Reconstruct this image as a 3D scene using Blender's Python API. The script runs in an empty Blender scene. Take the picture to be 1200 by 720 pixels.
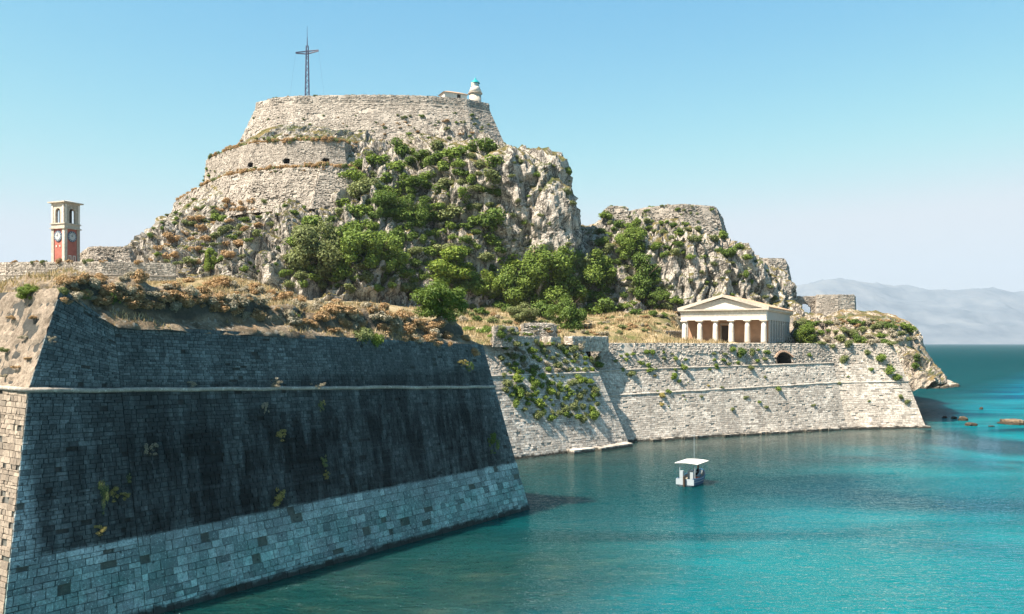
import bpy, math, random
import numpy as np
from mathutils import Vector, Matrix
from mathutils.bvhtree import BVHTree

# ------------------------------------------------------------------ camera, sky, sun, exposure
SC = bpy.context.scene
COL = SC.collection
R = math.radians
EYE = (0.0, 0.0, 13.0)
cam_d = bpy.data.cameras.new('camera'); cam = bpy.data.objects.new('camera', cam_d); COL.objects.link(cam)
cam.location = EYE; cam.rotation_euler = (R(90), 0, 0)
cam_d.sensor_width = 36; cam_d.lens = 30; cam_d.shift_y = 42 / 1200
cam_d.clip_start = 0.5; cam_d.clip_end = 60000
SC.camera = cam

SUN_AZ, SUN_EL = 58.0, 54.0            # degrees left of straight behind the camera, degrees up
S = Vector((-math.sin(R(SUN_AZ)) * math.cos(R(SUN_EL)), -math.cos(R(SUN_AZ)) * math.cos(R(SUN_EL)), math.sin(R(SUN_EL))))
W = bpy.data.worlds.new('World'); SC.world = W; W.use_nodes = True
wt = W.node_tree; wt.nodes.clear()
sky = wt.nodes.new('ShaderNodeTexSky'); sky.sky_type = 'NISHITA'; sky.sun_disc = False
sky.sun_elevation = R(SUN_EL); sky.sun_rotation = math.atan2(S.x, S.y)
sky.air_density = 1.0; sky.dust_density = 0.4; sky.ozone_density = 1.0; sky.altitude = 0
bgn = wt.nodes.new('ShaderNodeBackground'); bgn.inputs['Strength'].default_value = 0.075
won = wt.nodes.new('ShaderNodeOutputWorld')
EXPO = 1.65
# white balance and contrast of the whole sky, channel by channel, the same in every direction
sepc = wt.nodes.new('ShaderNodeSeparateColor'); comc = wt.nodes.new('ShaderNodeCombineColor'); wt.links.new(sky.outputs[0], sepc.inputs[0])
KN = 0.075 * 2 ** EXPO
def chan(i, p, k, cap):
    def m(op, s, *vs):
        nd = wt.nodes.new('ShaderNodeMath'); nd.operation = op; wt.links.new(s, nd.inputs[0])
        for j, v in enumerate(vs): nd.inputs[j + 1].default_value = v
        return nd.outputs[0]
    s = m('MULTIPLY', m('POWER', m('MULTIPLY', sepc.outputs[i], 0.178), p), k)
    wt.links.new(m('MULTIPLY', m('SMOOTH_MIN', s, cap, 0.2), 1 / KN), comc.inputs[i])
chan(0, 1.85, 1.86, 0.79); chan(1, 0.98, 1.22, 0.83); chan(2, 0.58, 1.04, 0.87)
wt.links.new(comc.outputs[0], bgn.inputs['Color']); wt.links.new(bgn.outputs[0], won.inputs['Surface'])

sun_d = bpy.data.lights.new('sun', 'SUN'); sun_d.energy = 5.0; sun_d.angle = R(0.5); sun_d.color = (1.0, 0.885, 0.74)
sun = bpy.data.objects.new('sun', sun_d); COL.objects.link(sun)
sun.rotation_euler = S.to_track_quat('Z', 'Y').to_euler(); sun.location = (-60, -30, 120)

SC.view_settings.view_transform = 'Standard'; SC.view_settings.look = 'None'
SC.view_settings.exposure = EXPO; SC.view_settings.gamma = 1.0; SC.view_settings.use_curve_mapping = False
SC.cycles.use_denoising = True
SC.cycles.max_bounces = 6; SC.cycles.diffuse_bounces = 3; SC.cycles.glossy_bounces = 3
SC.cycles.transmission_bounces = 2; SC.cycles.transparent_max_bounces = 6; SC.cycles.volume_bounces = 0

rng = np.random.default_rng(7)
rnd = random.Random(5)

# ------------------------------------------------------------------ noise
def _h(ix, iy, iz, seed):
    h = (ix.astype(np.int64) * 374761393 + iy.astype(np.int64) * 668265263 + iz.astype(np.int64) * 2147483647 + seed * 974711) & 0xFFFFFFFF
    h = ((h ^ (h >> 13)) * 1274126177) & 0xFFFFFFFF
    h = ((h ^ (h >> 16)) * 2246822519) & 0xFFFFFFFF
    h = h ^ (h >> 15)
    return (h & 0xFFFFFF) / float(0x1000000)
def vnoise(p, seed=0):
    p = np.asarray(p, float); i = np.floor(p); f = p - i; f = f * f * f * (f * (f * 6 - 15) + 10); i = i.astype(np.int64)
    x, y, z = i[..., 0], i[..., 1], i[..., 2]; fx, fy, fz = f[..., 0], f[..., 1], f[..., 2]
    r = 0
    for dx in (0, 1):
        for dy in (0, 1):
            for dz in (0, 1):
                w = (fx if dx else 1 - fx) * (fy if dy else 1 - fy) * (fz if dz else 1 - fz)
                r = r + w * _h(x + dx, y + dy, z + dz, seed)
    return r * 2 - 1
def fbm(p, oct=4, seed=0, gain=0.5):
    p = np.asarray(p, float); a = 1.0; r = 0; t = 0
    for k in range(oct):
        r = r + a * vnoise(p * (2.03 ** k) + 17.3 * k, seed + k); t += a; a *= gain
    return r / t
def ridged(p, oct=4, seed=0):
    p = np.asarray(p, float); a = 1.0; r = 0; t = 0
    for k in range(oct):
        r = r + a * (1 - np.abs(vnoise(p * (2.1 ** k) + 9.1 * k, seed + k)) * 2); t += a; a *= 0.5
    return r / t
def worley(p, seed=0):
    p = np.asarray(p, float); i = np.floor(p).astype(np.int64); f = p - i
    F1 = np.full(p.shape[:-1], 9.0); F2 = np.full(p.shape[:-1], 9.0); cid = np.zeros(p.shape[:-1])
    for dx in (-1, 0, 1):
        for dy in (-1, 0, 1):
            for dz in (-1, 0, 1):
                cx, cy, cz = i[..., 0] + dx, i[..., 1] + dy, i[..., 2] + dz
                d = np.sqrt((dx + _h(cx, cy, cz, seed) - f[..., 0]) ** 2 + (dy + _h(cx, cy, cz, seed + 1) - f[..., 1]) ** 2 + (dz + _h(cx, cy, cz, seed + 2) - f[..., 2]) ** 2)
                c = _h(cx, cy, cz, seed + 3); near = d < F1
                F2 = np.where(near, F1, np.minimum(F2, d)); cid = np.where(near, c, cid); F1 = np.where(near, d, F1)
    return F1, F2, cid
def sstep(a, b, x):
    t = np.clip((x - a) / (b - a), 0, 1); return t * t * (3 - 2 * t)

# ------------------------------------------------------------------ objects
def at(px, py, d):                       # where a point of the place stands: bearing and elevation read off the photograph, distance d
    return np.array([(px - 600) / 1000 * d, d, 13 + (402 - py) / 1000 * d])
def mesh_data(name, v, f, smooth=False, mats=None):
    me = bpy.data.meshes.new(name)
    v = np.asarray(v, dtype=np.float32).reshape(-1, 3)
    if isinstance(f, np.ndarray) and f.ndim == 2:
        nf, k = f.shape
        me.vertices.add(len(v)); me.vertices.foreach_set('co', v.ravel())
        me.loops.add(nf * k); me.loops.foreach_set('vertex_index', f.astype(np.int32).ravel())
        me.polygons.add(nf); me.polygons.foreach_set('loop_start', np.arange(0, nf * k, k, dtype=np.int32))
        me.update(calc_edges=True)
    else:
        me.from_pydata([tuple(map(float, p)) for p in v], [], [tuple(map(int, q)) for q in f]); me.update()
    me.validate()
    me.polygons.foreach_set('use_smooth', np.full(len(me.polygons), bool(smooth)))
    return me
def link(name, data, mat=None, parent=None, kind=None, label=None, cat=None, group=None):
    o = bpy.data.objects.new(name, data); COL.objects.link(o)
    if mat is not None and data is not None and not data.materials: data.materials.append(mat)
    if parent is not None: o.parent = parent
    if kind: o['kind'] = kind
    if label: o['label'] = label
    if cat: o['category'] = cat
    if group: o['group'] = group
    return o
def obj(name, v, f, mat, parent=None, smooth=False, **k):
    v = np.asarray(v, float).reshape(-1, 3)
    if parent is not None: v = v - np.array(parent.location)
    return link(name, mesh_data(name, v, f, smooth), mat, parent, **k)
def thing(name, label, cat, loc=(0, 0, 0), rz=0, group=None):
    o = bpy.data.objects.new(name, None); COL.objects.link(o); o.location = loc; o.rotation_euler = (0, 0, rz)
    o['label'] = label; o['category'] = cat
    if group: o['group'] = group
    return o
class MB:                                # collects simple solids in the local frame of a thing
    def __init__(s): s.v = []; s.f = []
    def add(s, v, f):
        b = len(s.v); s.v += [tuple(p) for p in v]; s.f += [tuple(i + b for i in q) for q in f]; return s
    def box(s, x0, x1, y0, y1, z0, z1, bev=0):
        v = [(x0, y0, z0), (x1, y0, z0), (x1, y1, z0), (x0, y1, z0), (x0, y0, z1), (x1, y0, z1), (x1, y1, z1), (x0, y1, z1)]
        return s.add(v, [(3, 2, 1, 0), (4, 5, 6, 7), (0, 1, 5, 4), (1, 2, 6, 5), (2, 3, 7, 6), (3, 0, 4, 7)])
    def lathe(s, prof, n=16, c=(0, 0)):
        v = []; f = []
        for r, z in prof:
            for k in range(n):
                a = 2 * math.pi * k / n; v.append((c[0] + r * math.cos(a), c[1] + r * math.sin(a), z))
        for j in range(len(prof) - 1):
            for k in range(n):
                k2 = (k + 1) % n; f.append((j * n + k, j * n + k2, (j + 1) * n + k2, (j + 1) * n + k))
        f.append(tuple(range(n))[::-1]); f.append(tuple((len(prof) - 1) * n + k for k in range(n)))
        return s.add(v, f)
    def tube(s, a, b, r0, r1=None, n=6):
        a = Vector(a); b = Vector(b); r1 = r0 if r1 is None else r1
        d = (b - a).normalized(); u = d.orthogonal().normalized(); w = d.cross(u); v = []
        for p, r in ((a, r0), (b, r1)):
            for k in range(n):
                t = 2 * math.pi * k / n; v.append(tuple(p + r * (math.cos(t) * u + math.sin(t) * w)))
        f = [(k, (k + 1) % n, n + (k + 1) % n, n + k) for k in range(n)] + [tuple(range(n))[::-1], tuple(range(n, 2 * n))]
        return s.add(v, f)
    def prism(s, pts, y0, y1):           # polygon in x,z extruded along y
        n = len(pts); v = [(x, y0, z) for x, z in pts] + [(x, y1, z) for x, z in pts]
        f = [tuple(range(n)), tuple(range(n, 2 * n))[::-1]] + [((k + 1) % n, k, n + k, n + (k + 1) % n) for k in range(n)]
        return s.add(v, f)
    def build(s, name, mat, parent=None, smooth=False, **k):
        me = mesh_data(name, s.v, s.f, smooth); return link(name, me, mat, parent, **k)

BV, BF = [], []                          # everything plants can root on
def rootable(v, f):
    b = sum(len(x) for x in BV); BV.append(np.asarray(v, float).reshape(-1, 3)); BF.extend(tuple(int(i) + b for i in q) for q in f)

# ------------------------------------------------------------------ materials
class NT:
    def __init__(s, name):
        s.m = bpy.data.materials.new(name); s.m.use_nodes = True; s.t = s.m.node_tree; s.t.nodes.clear()
        s.out = s.t.nodes.new('ShaderNodeOutputMaterial')
    def set(s, node, key, v):
        i = node.inputs[key]
        if isinstance(v, bpy.types.NodeSocket): s.t.links.new(v, i)
        else: i.default_value = v if not (isinstance(v, tuple) and len(v) == 3 and i.type == 'RGBA') else (*v, 1)
    def n(s, typ, out=0, attrs=None, **ins):
        nd = s.t.nodes.new('ShaderNode' + typ)
        for k, v in (attrs or {}).items(): setattr(nd, k, v)
        for k, v in ins.items(): s.set(nd, int(k[1:]) if k[0] == '_' and k[1:].isdigit() else k.replace('_', ' '), v)
        return nd.outputs[out]
    def pos(s): return s.n('NewGeometry', 0)
    def math(s, op, a, b=0.5, c=None, clamp=False):
        nd = s.t.nodes.new('ShaderNodeMath'); nd.operation = op; nd.use_clamp = clamp
        s.set(nd, 0, a); s.set(nd, 1, b)
        if c is not None: s.set(nd, 2, c)
        return nd.outputs[0]
    def mix(s, fac, a, b, mode='MIX'):
        nd = s.t.nodes.new('ShaderNodeMix'); nd.data_type = 'RGBA'; nd.blend_type = mode
        s.set(nd, 0, fac); s.set(nd, 6, a); s.set(nd, 7, b); return nd.outputs[2]
    def noise(s, vec, scale, detail=4, rough=0.55, dist=0.0, out=0):
        return s.n('TexNoise', out, Vector=vec, Scale=scale, Detail=detail, Roughness=rough, Distortion=dist)
    def voro(s, vec, scale, feature='F1', out=0):
        return s.n('TexVoronoi', out, {'feature': feature}, Vector=vec, Scale=scale)
    def ramp(s, fac, *st):
        nd = s.t.nodes.new('ShaderNodeValToRGB'); e = nd.color_ramp.elements
        while len(e) > 1: e.remove(e[-1])
        e[0].position = st[0][0]; c = st[0][1]; e[0].color = (*c, 1) if isinstance(c, tuple) else (c, c, c, 1)
        for p, c in st[1:]:
            q = e.new(p); q.color = (*c, 1) if isinstance(c, tuple) else (c, c, c, 1)
        s.set(nd, 0, fac); return nd.outputs[0]
    def scale(s, vec, v):
        return s.n('VectorMath', 0, {'operation': 'MULTIPLY'}, _0=vec, _1=v)
    def sep(s, vec, k): return s.n('SeparateXYZ', k, Vector=vec)
    def rand(s):
        a = s.n('NewGeometry', 'Random Per Island'); b = s.n('ObjectInfo', 'Random')
        return s.n('TexWhiteNoise', 0, {'noise_dimensions': '2D'}, Vector=s.n('CombineXYZ', 0, X=a, Y=b))
    def bump(s, h, strength, dist, normal=None):
        k = dict(Height=h, Strength=strength, Distance=dist)
        if normal is not None: k['Normal'] = normal
        return s.n('Bump', 0, None, **k)
    def pbsdf(s, col, rough=0.9, normal=None, **k):
        b = s.t.nodes.new('ShaderNodeBsdfPrincipled'); s.set(b, 'Base Color', col); s.set(b, 'Roughness', rough)
        if 'Specular IOR Level' not in k: s.set(b, 'Specular IOR Level', 0.2)
        if normal is not None: s.set(b, 'Normal', normal)
        for q, v in k.items(): s.set(b, q.replace('_', ' '), v)
        s.t.links.new(b.outputs[0], s.out.inputs['Surface']); return s.m

def plain(name, col, rough=0.7, var=0.12, scale=3.0, bump=0.0):
    t = NT(name); p = t.pos(); n = t.noise(p, scale, 5, 0.6)
    c = t.mix(n, tuple(x * (1 - var) for x in col), tuple(min(1, x * (1 + var)) for x in col))
    nm = t.bump(t.noise(p, scale * 4, 4), bump, 0.03) if bump else None
    return t.pbsdf(c, rough, nm)

def masonry(name, light, mid, dark, soot=0.35, tide=True, fine=1.0, coat=None, grit=4.5, bumpy=.8):
    """worn limestone: each block its own tone, grey lichen, dark weathering that runs down, tide mark at the sea"""
    t = NT(name); p = t.pos(); r = t.rand()
    c = t.mix(t.ramp(r, (0, 0.0), (0.8, 1.0)), tuple(0.75 * a for a in mid), light)
    c = t.mix(t.ramp(t.noise(p, 2.2 * fine, 6, 0.7), (0.42, 0.0), (0.66, 0.75)), c, mid)
    # a few stones are much darker than the rest
    c = t.mix(t.ramp(r, (0.80, 0.0), (0.97, 0.75)), c, dark)
    streak = t.noise(t.scale(p, (1.0, 1.0, 0.22)), 0.55, 6, 0.7)
    c = t.mix(t.math('MULTIPLY', t.ramp(streak, (0.46, 0.0), (0.70, 1.0)), soot), c, dark)
    c = t.mix(t.ramp(t.noise(p, 0.22, 5, 0.6, 0.5), (0.44, 0.0), (0.62, 0.55)), c, tuple(0.5 * (a + b) for a, b in zip(mid, dark)))
    spots = t.voro(p, 1.7 * fine); c = t.mix(t.ramp(spots, (0.06, 0.85), (0.16, 0.0)), c, tuple(x * 0.5 for x in dark))
    pits = t.noise(p, 7.0 * fine, 5, 0.75); c = t.mix(t.ramp(pits, (0.30, 0.8), (0.42, 0.0)), c, dark)
    gr = t.noise(p, grit, 4, 0.85)
    c = t.mix(t.ramp(gr, (0.36, 0.75), (0.50, 0.0)), c, tuple(0.6 * a + 0.4 * b for a, b in zip(dark, mid)))
    c = t.mix(t.ramp(gr, (0.56, 0.0), (0.68, 0.7)), c, tuple(min(.85, 1.25 * a) for a in light))
    z = t.sep(p, 2)
    if coat is not None:
        zz = t.math('ADD', z, t.math('MULTIPLY', t.noise(p, 0.8, 5), 0.25))
        c = coat(t, c, p, zz, r)
    if tide:
        zt = t.math('ADD', z, t.math('MULTIPLY', t.noise(p, 1.4, 5), -0.7))
        c = t.mix(t.ramp(t.math('MULTIPLY', t.math('ADD', zt, 0.2), 1.0), (0.06, 0.92), (0.28, 0.0)), c, (0.020, 0.022, 0.018))
    h = t.math('ADD', t.noise(p, 13 * fine, 5, 0.75), t.math('MULTIPLY', t.noise(p, 4.0 * fine, 3), 0.35))
    return t.pbsdf(c, 0.92, t.bump(h, bumpy, 0.05 / fine))

def rock(name, light, mid, dark, veg1, veg2, vegfrom=0.50, vegto=0.66, vegnoise=0.12, size=1.0, fines=1.0):
    t = NT(name); p = t.pos(); nz = t.sep(t.n('NewGeometry', 'Normal'), 2)
    n1 = t.noise(p, 0.12 * size, 6, 0.6); n2 = t.noise(t.scale(p, (1, 1, 0.4)), 0.5 * size, 7, 0.72, 0.6); n3 = t.noise(p, 2.6 * size, 6, 0.75)
    c = t.mix(t.ramp(n2, (0.36, 0.0), (0.62, 1.0)), mid, light)
    c = t.mix(t.ramp(n1, (0.40, 0.0), (0.66, 0.55)), c, mid)
    c = t.mix(t.ramp(t.noise(t.scale(p, (1, 1, 0.25)), 0.35 * size, 6, 0.7, 0.3), (0.54, 0.0), (0.70, 0.6)), c, (0.30, 0.235, 0.17))
    cr = t.math('ABSOLUTE', t.math('SUBTRACT', t.noise(t.scale(p, (1, 1, 0.45)), 0.33 * size, 5, 0.62, 0.8), 0.5))
    c = t.mix(t.ramp(cr, (0.0, 0.95), (0.020, 0.6), (0.04, 0.0)), c, dark)
    c = t.mix(t.ramp(n3, (0.37, 0.85), (0.48, 0.0)), c, dark)
    n4 = t.noise(p, 5.0, 3, 0.8); c = t.mix(t.ramp(n4, (0.36, 0.7), (0.47, 0.0)), c, dark); c = t.mix(t.ramp(n4, (0.56, 0.0), (0.68, 0.55)), c, tuple(min(.8, 1.2 * a) for a in light))
    # scrub and dry grass hold wherever the rock is not too steep
    vn = t.math('ADD', nz, t.math('MULTIPLY', t.math('SUBTRACT', t.noise(p, 0.22, 6, 0.65), 0.5), vegnoise * 6))
    vcol = t.mix(t.ramp(t.noise(p, 0.16, 5, 0.6), (0.42, 0.0), (0.60, 1.0)), veg1, veg2)
    vcol = t.mix(t.ramp(t.noise(p, 1.6, 5, 0.75), (0.38, 0.75), (0.56, 0.0)), vcol, (0.030, 0.035, 0.012))
    vf = t.ramp(vn, (vegfrom, 0.0), (vegto, 1.0))
    c = t.mix(vf, c, vcol)
    z = t.math('ADD', t.sep(p, 2), t.math('MULTIPLY', t.noise(p, 0.9, 4), -1.2))
    c = t.mix(t.ramp(t.math('ADD', z, 0.3), (0.1, 0.9), (0.5, 0.0)), c, (0.03, 0.026, 0.018))
    h = t.math('ADD', t.math('MULTIPLY', n2, 1.6), t.math('ADD', t.math('MULTIPLY', n3, 0.5), t.math('MULTIPLY', t.ramp(cr, (0, 0.0), (0.1, 1.0)), 0.35)))
    return t.pbsdf(c, 0.95, t.bump(h, 0.9, 0.8 * fines))

def leaves(name, c1, c2, c3, trans=0.25):
    t = NT(name); r = t.n('NewGeometry', 'Random Per Island'); o = t.n('ObjectInfo', 'Random')
    c = t.ramp(r, (0, c1), (0.55, c2), (1, c3))
    c = t.mix(t.math('MULTIPLY', o, 0.35), c, c3)
    d = t.n('BsdfDiffuse', 0, Color=c); tr = t.n('BsdfTranslucent', 0, Color=t.mix(0.4, c, (c3[0] * 1.3, c3[1] * 1.3, c3[2] * 0.6)))
    gl = t.n('BsdfGlossy', 0, Color=(0.6, 0.65, 0.6), Roughness=0.6)
    m = t.n('MixShader', 0, None, _0=trans, _1=d, _2=tr)
    m2 = t.n('MixShader', 0, None, _0=0.02, _1=m, _2=gl)
    t.t.links.new(m2, t.out.inputs['Surface']); return t.m

def bastion_coat(t, c, p, zz, r):
    """the black weathered skin on the middle of the tall face, ending in a clean line above the sea courses"""
    x = t.sep(p, 0)
    alg_waterlight = t.math('MULTIPLY', t.ramp(t.math('DIVIDE', zz, 20.0), (0.10, 1.0), (3.7 / 20, 0.35), (0.25, 0.0)), t.ramp(t.noise(p, 0.6, 5, 0.7), (0.30, 0.25), (0.60, 0.95)))
    c = t.mix(alg_waterlight, c, t.mix(1.0, c, (0.62, 1.0, 0.92), 'MULTIPLY'))  # algae green plus the teal of water and sky light, in colour
    hz = t.noise(t.scale(p, (0.25, 0.25, 2.4)), 0.8, 7, 0.75)
    fine = t.noise(t.scale(p, (1, 1, 1.6)), 8.0, 4, 0.85)
    drip = t.noise(t.scale(p, (1, 1, 0.06)), 1.3, 5, 0.7)
    coat = t.ramp(hz, (0.40, (0.008, 0.009, 0.009)), (0.58, (0.020, 0.023, 0.024)), (0.78, (0.075, 0.085, 0.088)))
    coat = t.mix(t.ramp(fine, (0.60, 0.0), (0.72, 0.5)), coat, (0.13, 0.14, 0.135))
    zn = t.math('DIVIDE', zz, 20.0)
    band = t.math('MULTIPLY', t.ramp(zn, (3.80 / 20, 0.0), (3.88 / 20, 1.0)), t.ramp(zn, (8.0 / 20, 1.0), (9.3 / 20, 0.92), (10.8 / 20, 0.92), (11.3 / 20, 0.74)))
    up = t.math('MULTIPLY', band, t.math('ADD', 0.74, t.math('MULTIPLY', t.ramp(drip, (0.34, 0.0), (0.56, 1.0)), 0.26)))
    # sunlit end face kept clear of coat for brightness; quoins keep pale stone
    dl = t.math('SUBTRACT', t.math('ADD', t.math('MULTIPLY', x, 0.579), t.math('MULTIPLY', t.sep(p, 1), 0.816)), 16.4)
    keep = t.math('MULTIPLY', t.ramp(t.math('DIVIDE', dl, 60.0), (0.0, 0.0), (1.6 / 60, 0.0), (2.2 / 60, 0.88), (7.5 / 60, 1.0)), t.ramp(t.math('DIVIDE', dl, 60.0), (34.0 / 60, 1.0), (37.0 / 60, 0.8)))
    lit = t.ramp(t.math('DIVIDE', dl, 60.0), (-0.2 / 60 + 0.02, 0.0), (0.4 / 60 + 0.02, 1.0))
    return t.mix(t.math('MULTIPLY', up, keep), c, coat)

M = {}
M['bastion'] = masonry('bastion_shade_stone', (0.48, 0.55, 0.56), (0.20, 0.24, 0.25), (0.026, 0.032, 0.034), soot=0.45, coat=bastion_coat, grit=9.0, bumpy=.45)  # sky's blue on the shaded wall put into the stone colour
M['bastion_core'] = masonry('bastion_joint', (0.16, 0.155, 0.14), (0.10, 0.10, 0.09), (0.03, 0.03, 0.03), soot=0.5, coat=bastion_coat)
M['ashlar'] = masonry('sunlit_ashlar', (0.74, 0.675, 0.60), (0.46, 0.41, 0.355), (0.10, 0.085, 0.075), soot=0.6, bumpy=.8, grit=3.6)
M['rubble'] = masonry('rubble_wall', (0.62, 0.56, 0.49), (0.40, 0.355, 0.305), (0.10, 0.085, 0.075), soot=0.6, bumpy=.9, tide=False, fine=0.9)
M['joint'] = masonry('mortar', (0.60, 0.54, 0.47), (0.40, 0.355, 0.305), (0.10, 0.085, 0.07), soot=0.5)
M['eroded'] = masonry('eroded_rubble', (0.31, 0.255, 0.20), (0.165, 0.13, 0.10), (0.06, 0.045, 0.032), soot=0.6, tide=False, fine=2.0, grit=7.0, bumpy=1.0)
M['sunlit_tone'] = masonry('sunlit_toned_stone', (0.38, 0.315, 0.25), (0.24, 0.195, 0.155), (0.10, 0.085, 0.07), soot=0.3)  # warm lit version of the bastion stone; sunlight put into the colour
M['keep'] = masonry('keep_masonry', (0.52, 0.47, 0.41), (0.34, 0.30, 0.26), (0.085, 0.073, 0.062), soot=0.5, tide=False, fine=0.55)
M['ridge'] = rock('headland_rock', (0.60, 0.52, 0.43), (0.38, 0.325, 0.265), (0.075, 0.065, 0.055), (0.26, 0.18, 0.08), (0.10, 0.115, 0.04), 0.66, 0.86)
M['rock'] = rock('limestone_crag', (0.66, 0.605, 0.54), (0.37, 0.33, 0.285), (0.050, 0.044, 0.038), (0.20, 0.155, 0.06), (0.075, 0.095, 0.030))
M['point'] = rock('sea_limestone', (0.66, 0.59, 0.51), (0.42, 0.36, 0.30), (0.10, 0.085, 0.07), (0.22, 0.17, 0.07), (0.09, 0.11, 0.035), 0.85, 0.97)
M['leaf_dark'] = leaves('leaf_dark', (0.030, 0.056, 0.012), (0.068, 0.118, 0.022), (0.135, 0.195, 0.038))
M['leaf_mid'] = leaves('leaf_mid', (0.046, 0.082, 0.014), (0.112, 0.175, 0.030), (0.205, 0.270, 0.055))
M['leaf_olive'] = leaves('leaf_olive', (0.06, 0.080, 0.028), (0.135, 0.165, 0.060), (0.215, 0.240, 0.100))
M['leaf_bright'] = leaves('leaf_bright', (0.06, 0.110, 0.015), (0.145, 0.215, 0.030), (0.24, 0.295, 0.055))
M['leaf_yellow'] = leaves('leaf_yellow', (0.12, 0.105, 0.028), (0.27, 0.225, 0.065), (0.44, 0.365, 0.14))
M['leaf_dry'] = leaves('leaf_dry', (0.13, 0.075, 0.035), (0.33, 0.205, 0.105), (0.50, 0.355, 0.21))
M['leaf_grey'] = leaves('leaf_grey', (0.12, 0.105, 0.075), (0.28, 0.245, 0.185), (0.46, 0.41, 0.32))
M['straw'] = leaves('straw', (0.15, 0.105, 0.05), (0.35, 0.265, 0.15), (0.52, 0.42, 0.27), 0.3)
M['bark'] = plain('bark', (0.10, 0.075, 0.05), 0.9, 0.4, 6, 0.4)
# ------------------------------------------------------------------ sea
def sea_mat():
    t = NT('sea_water'); p = t.pos(); x = t.sep(p, 0); y = t.sep(p, 1)
    # what lies on the bottom: pale sand, weed beds, rock; deeper water further out
    q = t.scale(p, (0.55, 1.0, 1.0))
    weed = t.noise(q, 0.042, 4, 0.5, 0.8)
    sand = t.noise(t.n('VectorMath', 0, {'operation': 'ADD'}, _0=q, _1=(130.0, 40.0, 0)), 0.030, 4, 0.5, 0.5)
    c = t.mix(t.ramp(weed, (0.44, 1.0), (0.56, 0.0)), (0.0005, 0.135, 0.160), (0.0005, 0.032, 0.050))
    c = t.mix(t.ramp(sand, (0.50, 0.0), (0.68, 0.85)), c, (0.004, 0.150, 0.158))
    yy = t.math('ADD', y, t.math('MULTIPLY', t.math('SUBTRACT', t.noise(q, 0.06, 4), 0.5), 22.0))
    bank = t.math('MULTIPLY', t.ramp(t.math('DIVIDE', yy, 100.0), (0.50, 0.9), (0.62, 0.0)), t.ramp(t.math('DIVIDE', t.math('ADD', x, 10.0), 60.0), (0.20, 0.0), (0.42, 1.0)))
    c = t.mix(bank, c, (0.002, 0.122, 0.138))
    bed2 = t.ramp(t.math('DIVIDE', yy, 100.0), (0.58, 0.0), (0.66, 0.8), (0.76, 0.8), (0.88, 0.0))
    c = t.mix(t.math('MULTIPLY', bed2, 0.8), c, (0.0005, 0.040, 0.056))
    out = t.ramp(t.math('DIVIDE', y, 1000.0), (0.13, 0.0), (0.24, 0.55), (0.6, 1.0))
    c = t.mix(out, c, (0.0, 0.070, 0.150))
    rip = t.noise(t.scale(p, (0.15, 1, 1)), 0.02, 5, 0.65)
    c = t.mix(t.math('MULTIPLY', out, t.ramp(rip, (0.50, 0.0), (0.64, 0.6))), c, (0.004, 0.10, 0.12))
    # shallow rocky bottom along the bastion's foot, colour darkened for its shadow
    sh = t.math('ADD', t.math('ADD', t.math('MULTIPLY', x, 0.816), t.math('MULTIPLY', y, -0.579)), 37.5)
    sh = t.math('ADD', sh, t.math('MULTIPLY', t.math('SUBTRACT', t.noise(p, 0.10, 4), 0.5), 8.0))
    near = t.ramp(t.math('DIVIDE', y, 100.0), (0.50, 1.0), (0.62, 0.0))
    bed = t.ramp(t.noise(t.scale(p, (0.6, 1.2, 1)), 0.55, 6, 0.7), (0.38, (0.006, 0.012, 0.006)), (0.55, (0.030, 0.036, 0.014)), (0.70, (0.10, 0.095, 0.045)))
    c = t.mix(t.math('MULTIPLY', near, t.ramp(t.math('DIVIDE', sh, 40.0), (0.0, 1.0), (9.0 / 40, 0.85), (19.0 / 40, 0.0))), c, bed)
    gr = t.ramp(t.math('DIVIDE', sh, 40.0), (0.0, 0.9), (8.0 / 40, 0.7), (18.0 / 40, 0.0))
    c = t.mix(gr, c, (0.001, 0.030, 0.030))  # wall's shade on the near water put into the colour
    w1 = t.noise(t.scale(p, (0.5, 1.0, 1)), 0.75, 3, 0.55, 0.5); w2 = t.noise(t.scale(p, (0.5, 1.0, 1)), 2.3, 3, 0.6, 0.4)
    w3 = t.noise(t.scale(p, (0.4, 1.0, 1)), 0.13, 3, 0.5)
    calm = t.ramp(t.noise(t.scale(p, (0.35, 1, 1)), 0.035, 3), (0.35, 0.45), (0.62, 1.0))
    h = t.math('ADD', t.math('MULTIPLY', w1, 0.55), t.math('ADD', t.math('MULTIPLY', w2, 0.46), t.math('MULTIPLY', w3, 0.9)))
    far = t.ramp(t.math('DIVIDE', y, 1000.0), (0.10, 0.0), (0.22, 0.7), (0.6, 1.0))
    lee = t.math('SUBTRACT', t.math('MULTIPLY', t.math('SUBTRACT', x, 12.2), 0.436), t.math('MULTIPLY', t.math('SUBTRACT', y, 110.1), 0.9))
    lee = t.math('MULTIPLY', t.ramp(t.math('DIVIDE', lee, 60.0), (0.10, 1.0), (0.55, 0.0)), t.ramp(t.math('DIVIDE', x, 100.0), (0.60, 1.0), (0.70, 0.0)))
    calm = t.math('MULTIPLY', calm, t.math('SUBTRACT', 1.0, t.math('MULTIPLY', lee, 0.86)))
    nm = t.bump(t.math('MULTIPLY', t.math('MULTIPLY', h, calm), t.math('ADD', 1.0, t.math('MULTIPLY', far, 1.0))), 1.0, 1.5)
    fr = t.n('Fresnel', 0, IOR=1.33, Normal=nm)
    fac = t.math('MULTIPLY', fr, t.math('ADD', t.math('SUBTRACT', 0.90, t.math('MULTIPLY', far, 0.86)), t.math('MULTIPLY', lee, 0.25)), clamp=True)
    c = t.mix(t.math('MULTIPLY', lee, 0.75), c, (0.020, 0.045, 0.040))
    nd = t.bump(t.math('MULTIPLY', h, calm), 1.0, 1.2)
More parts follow.
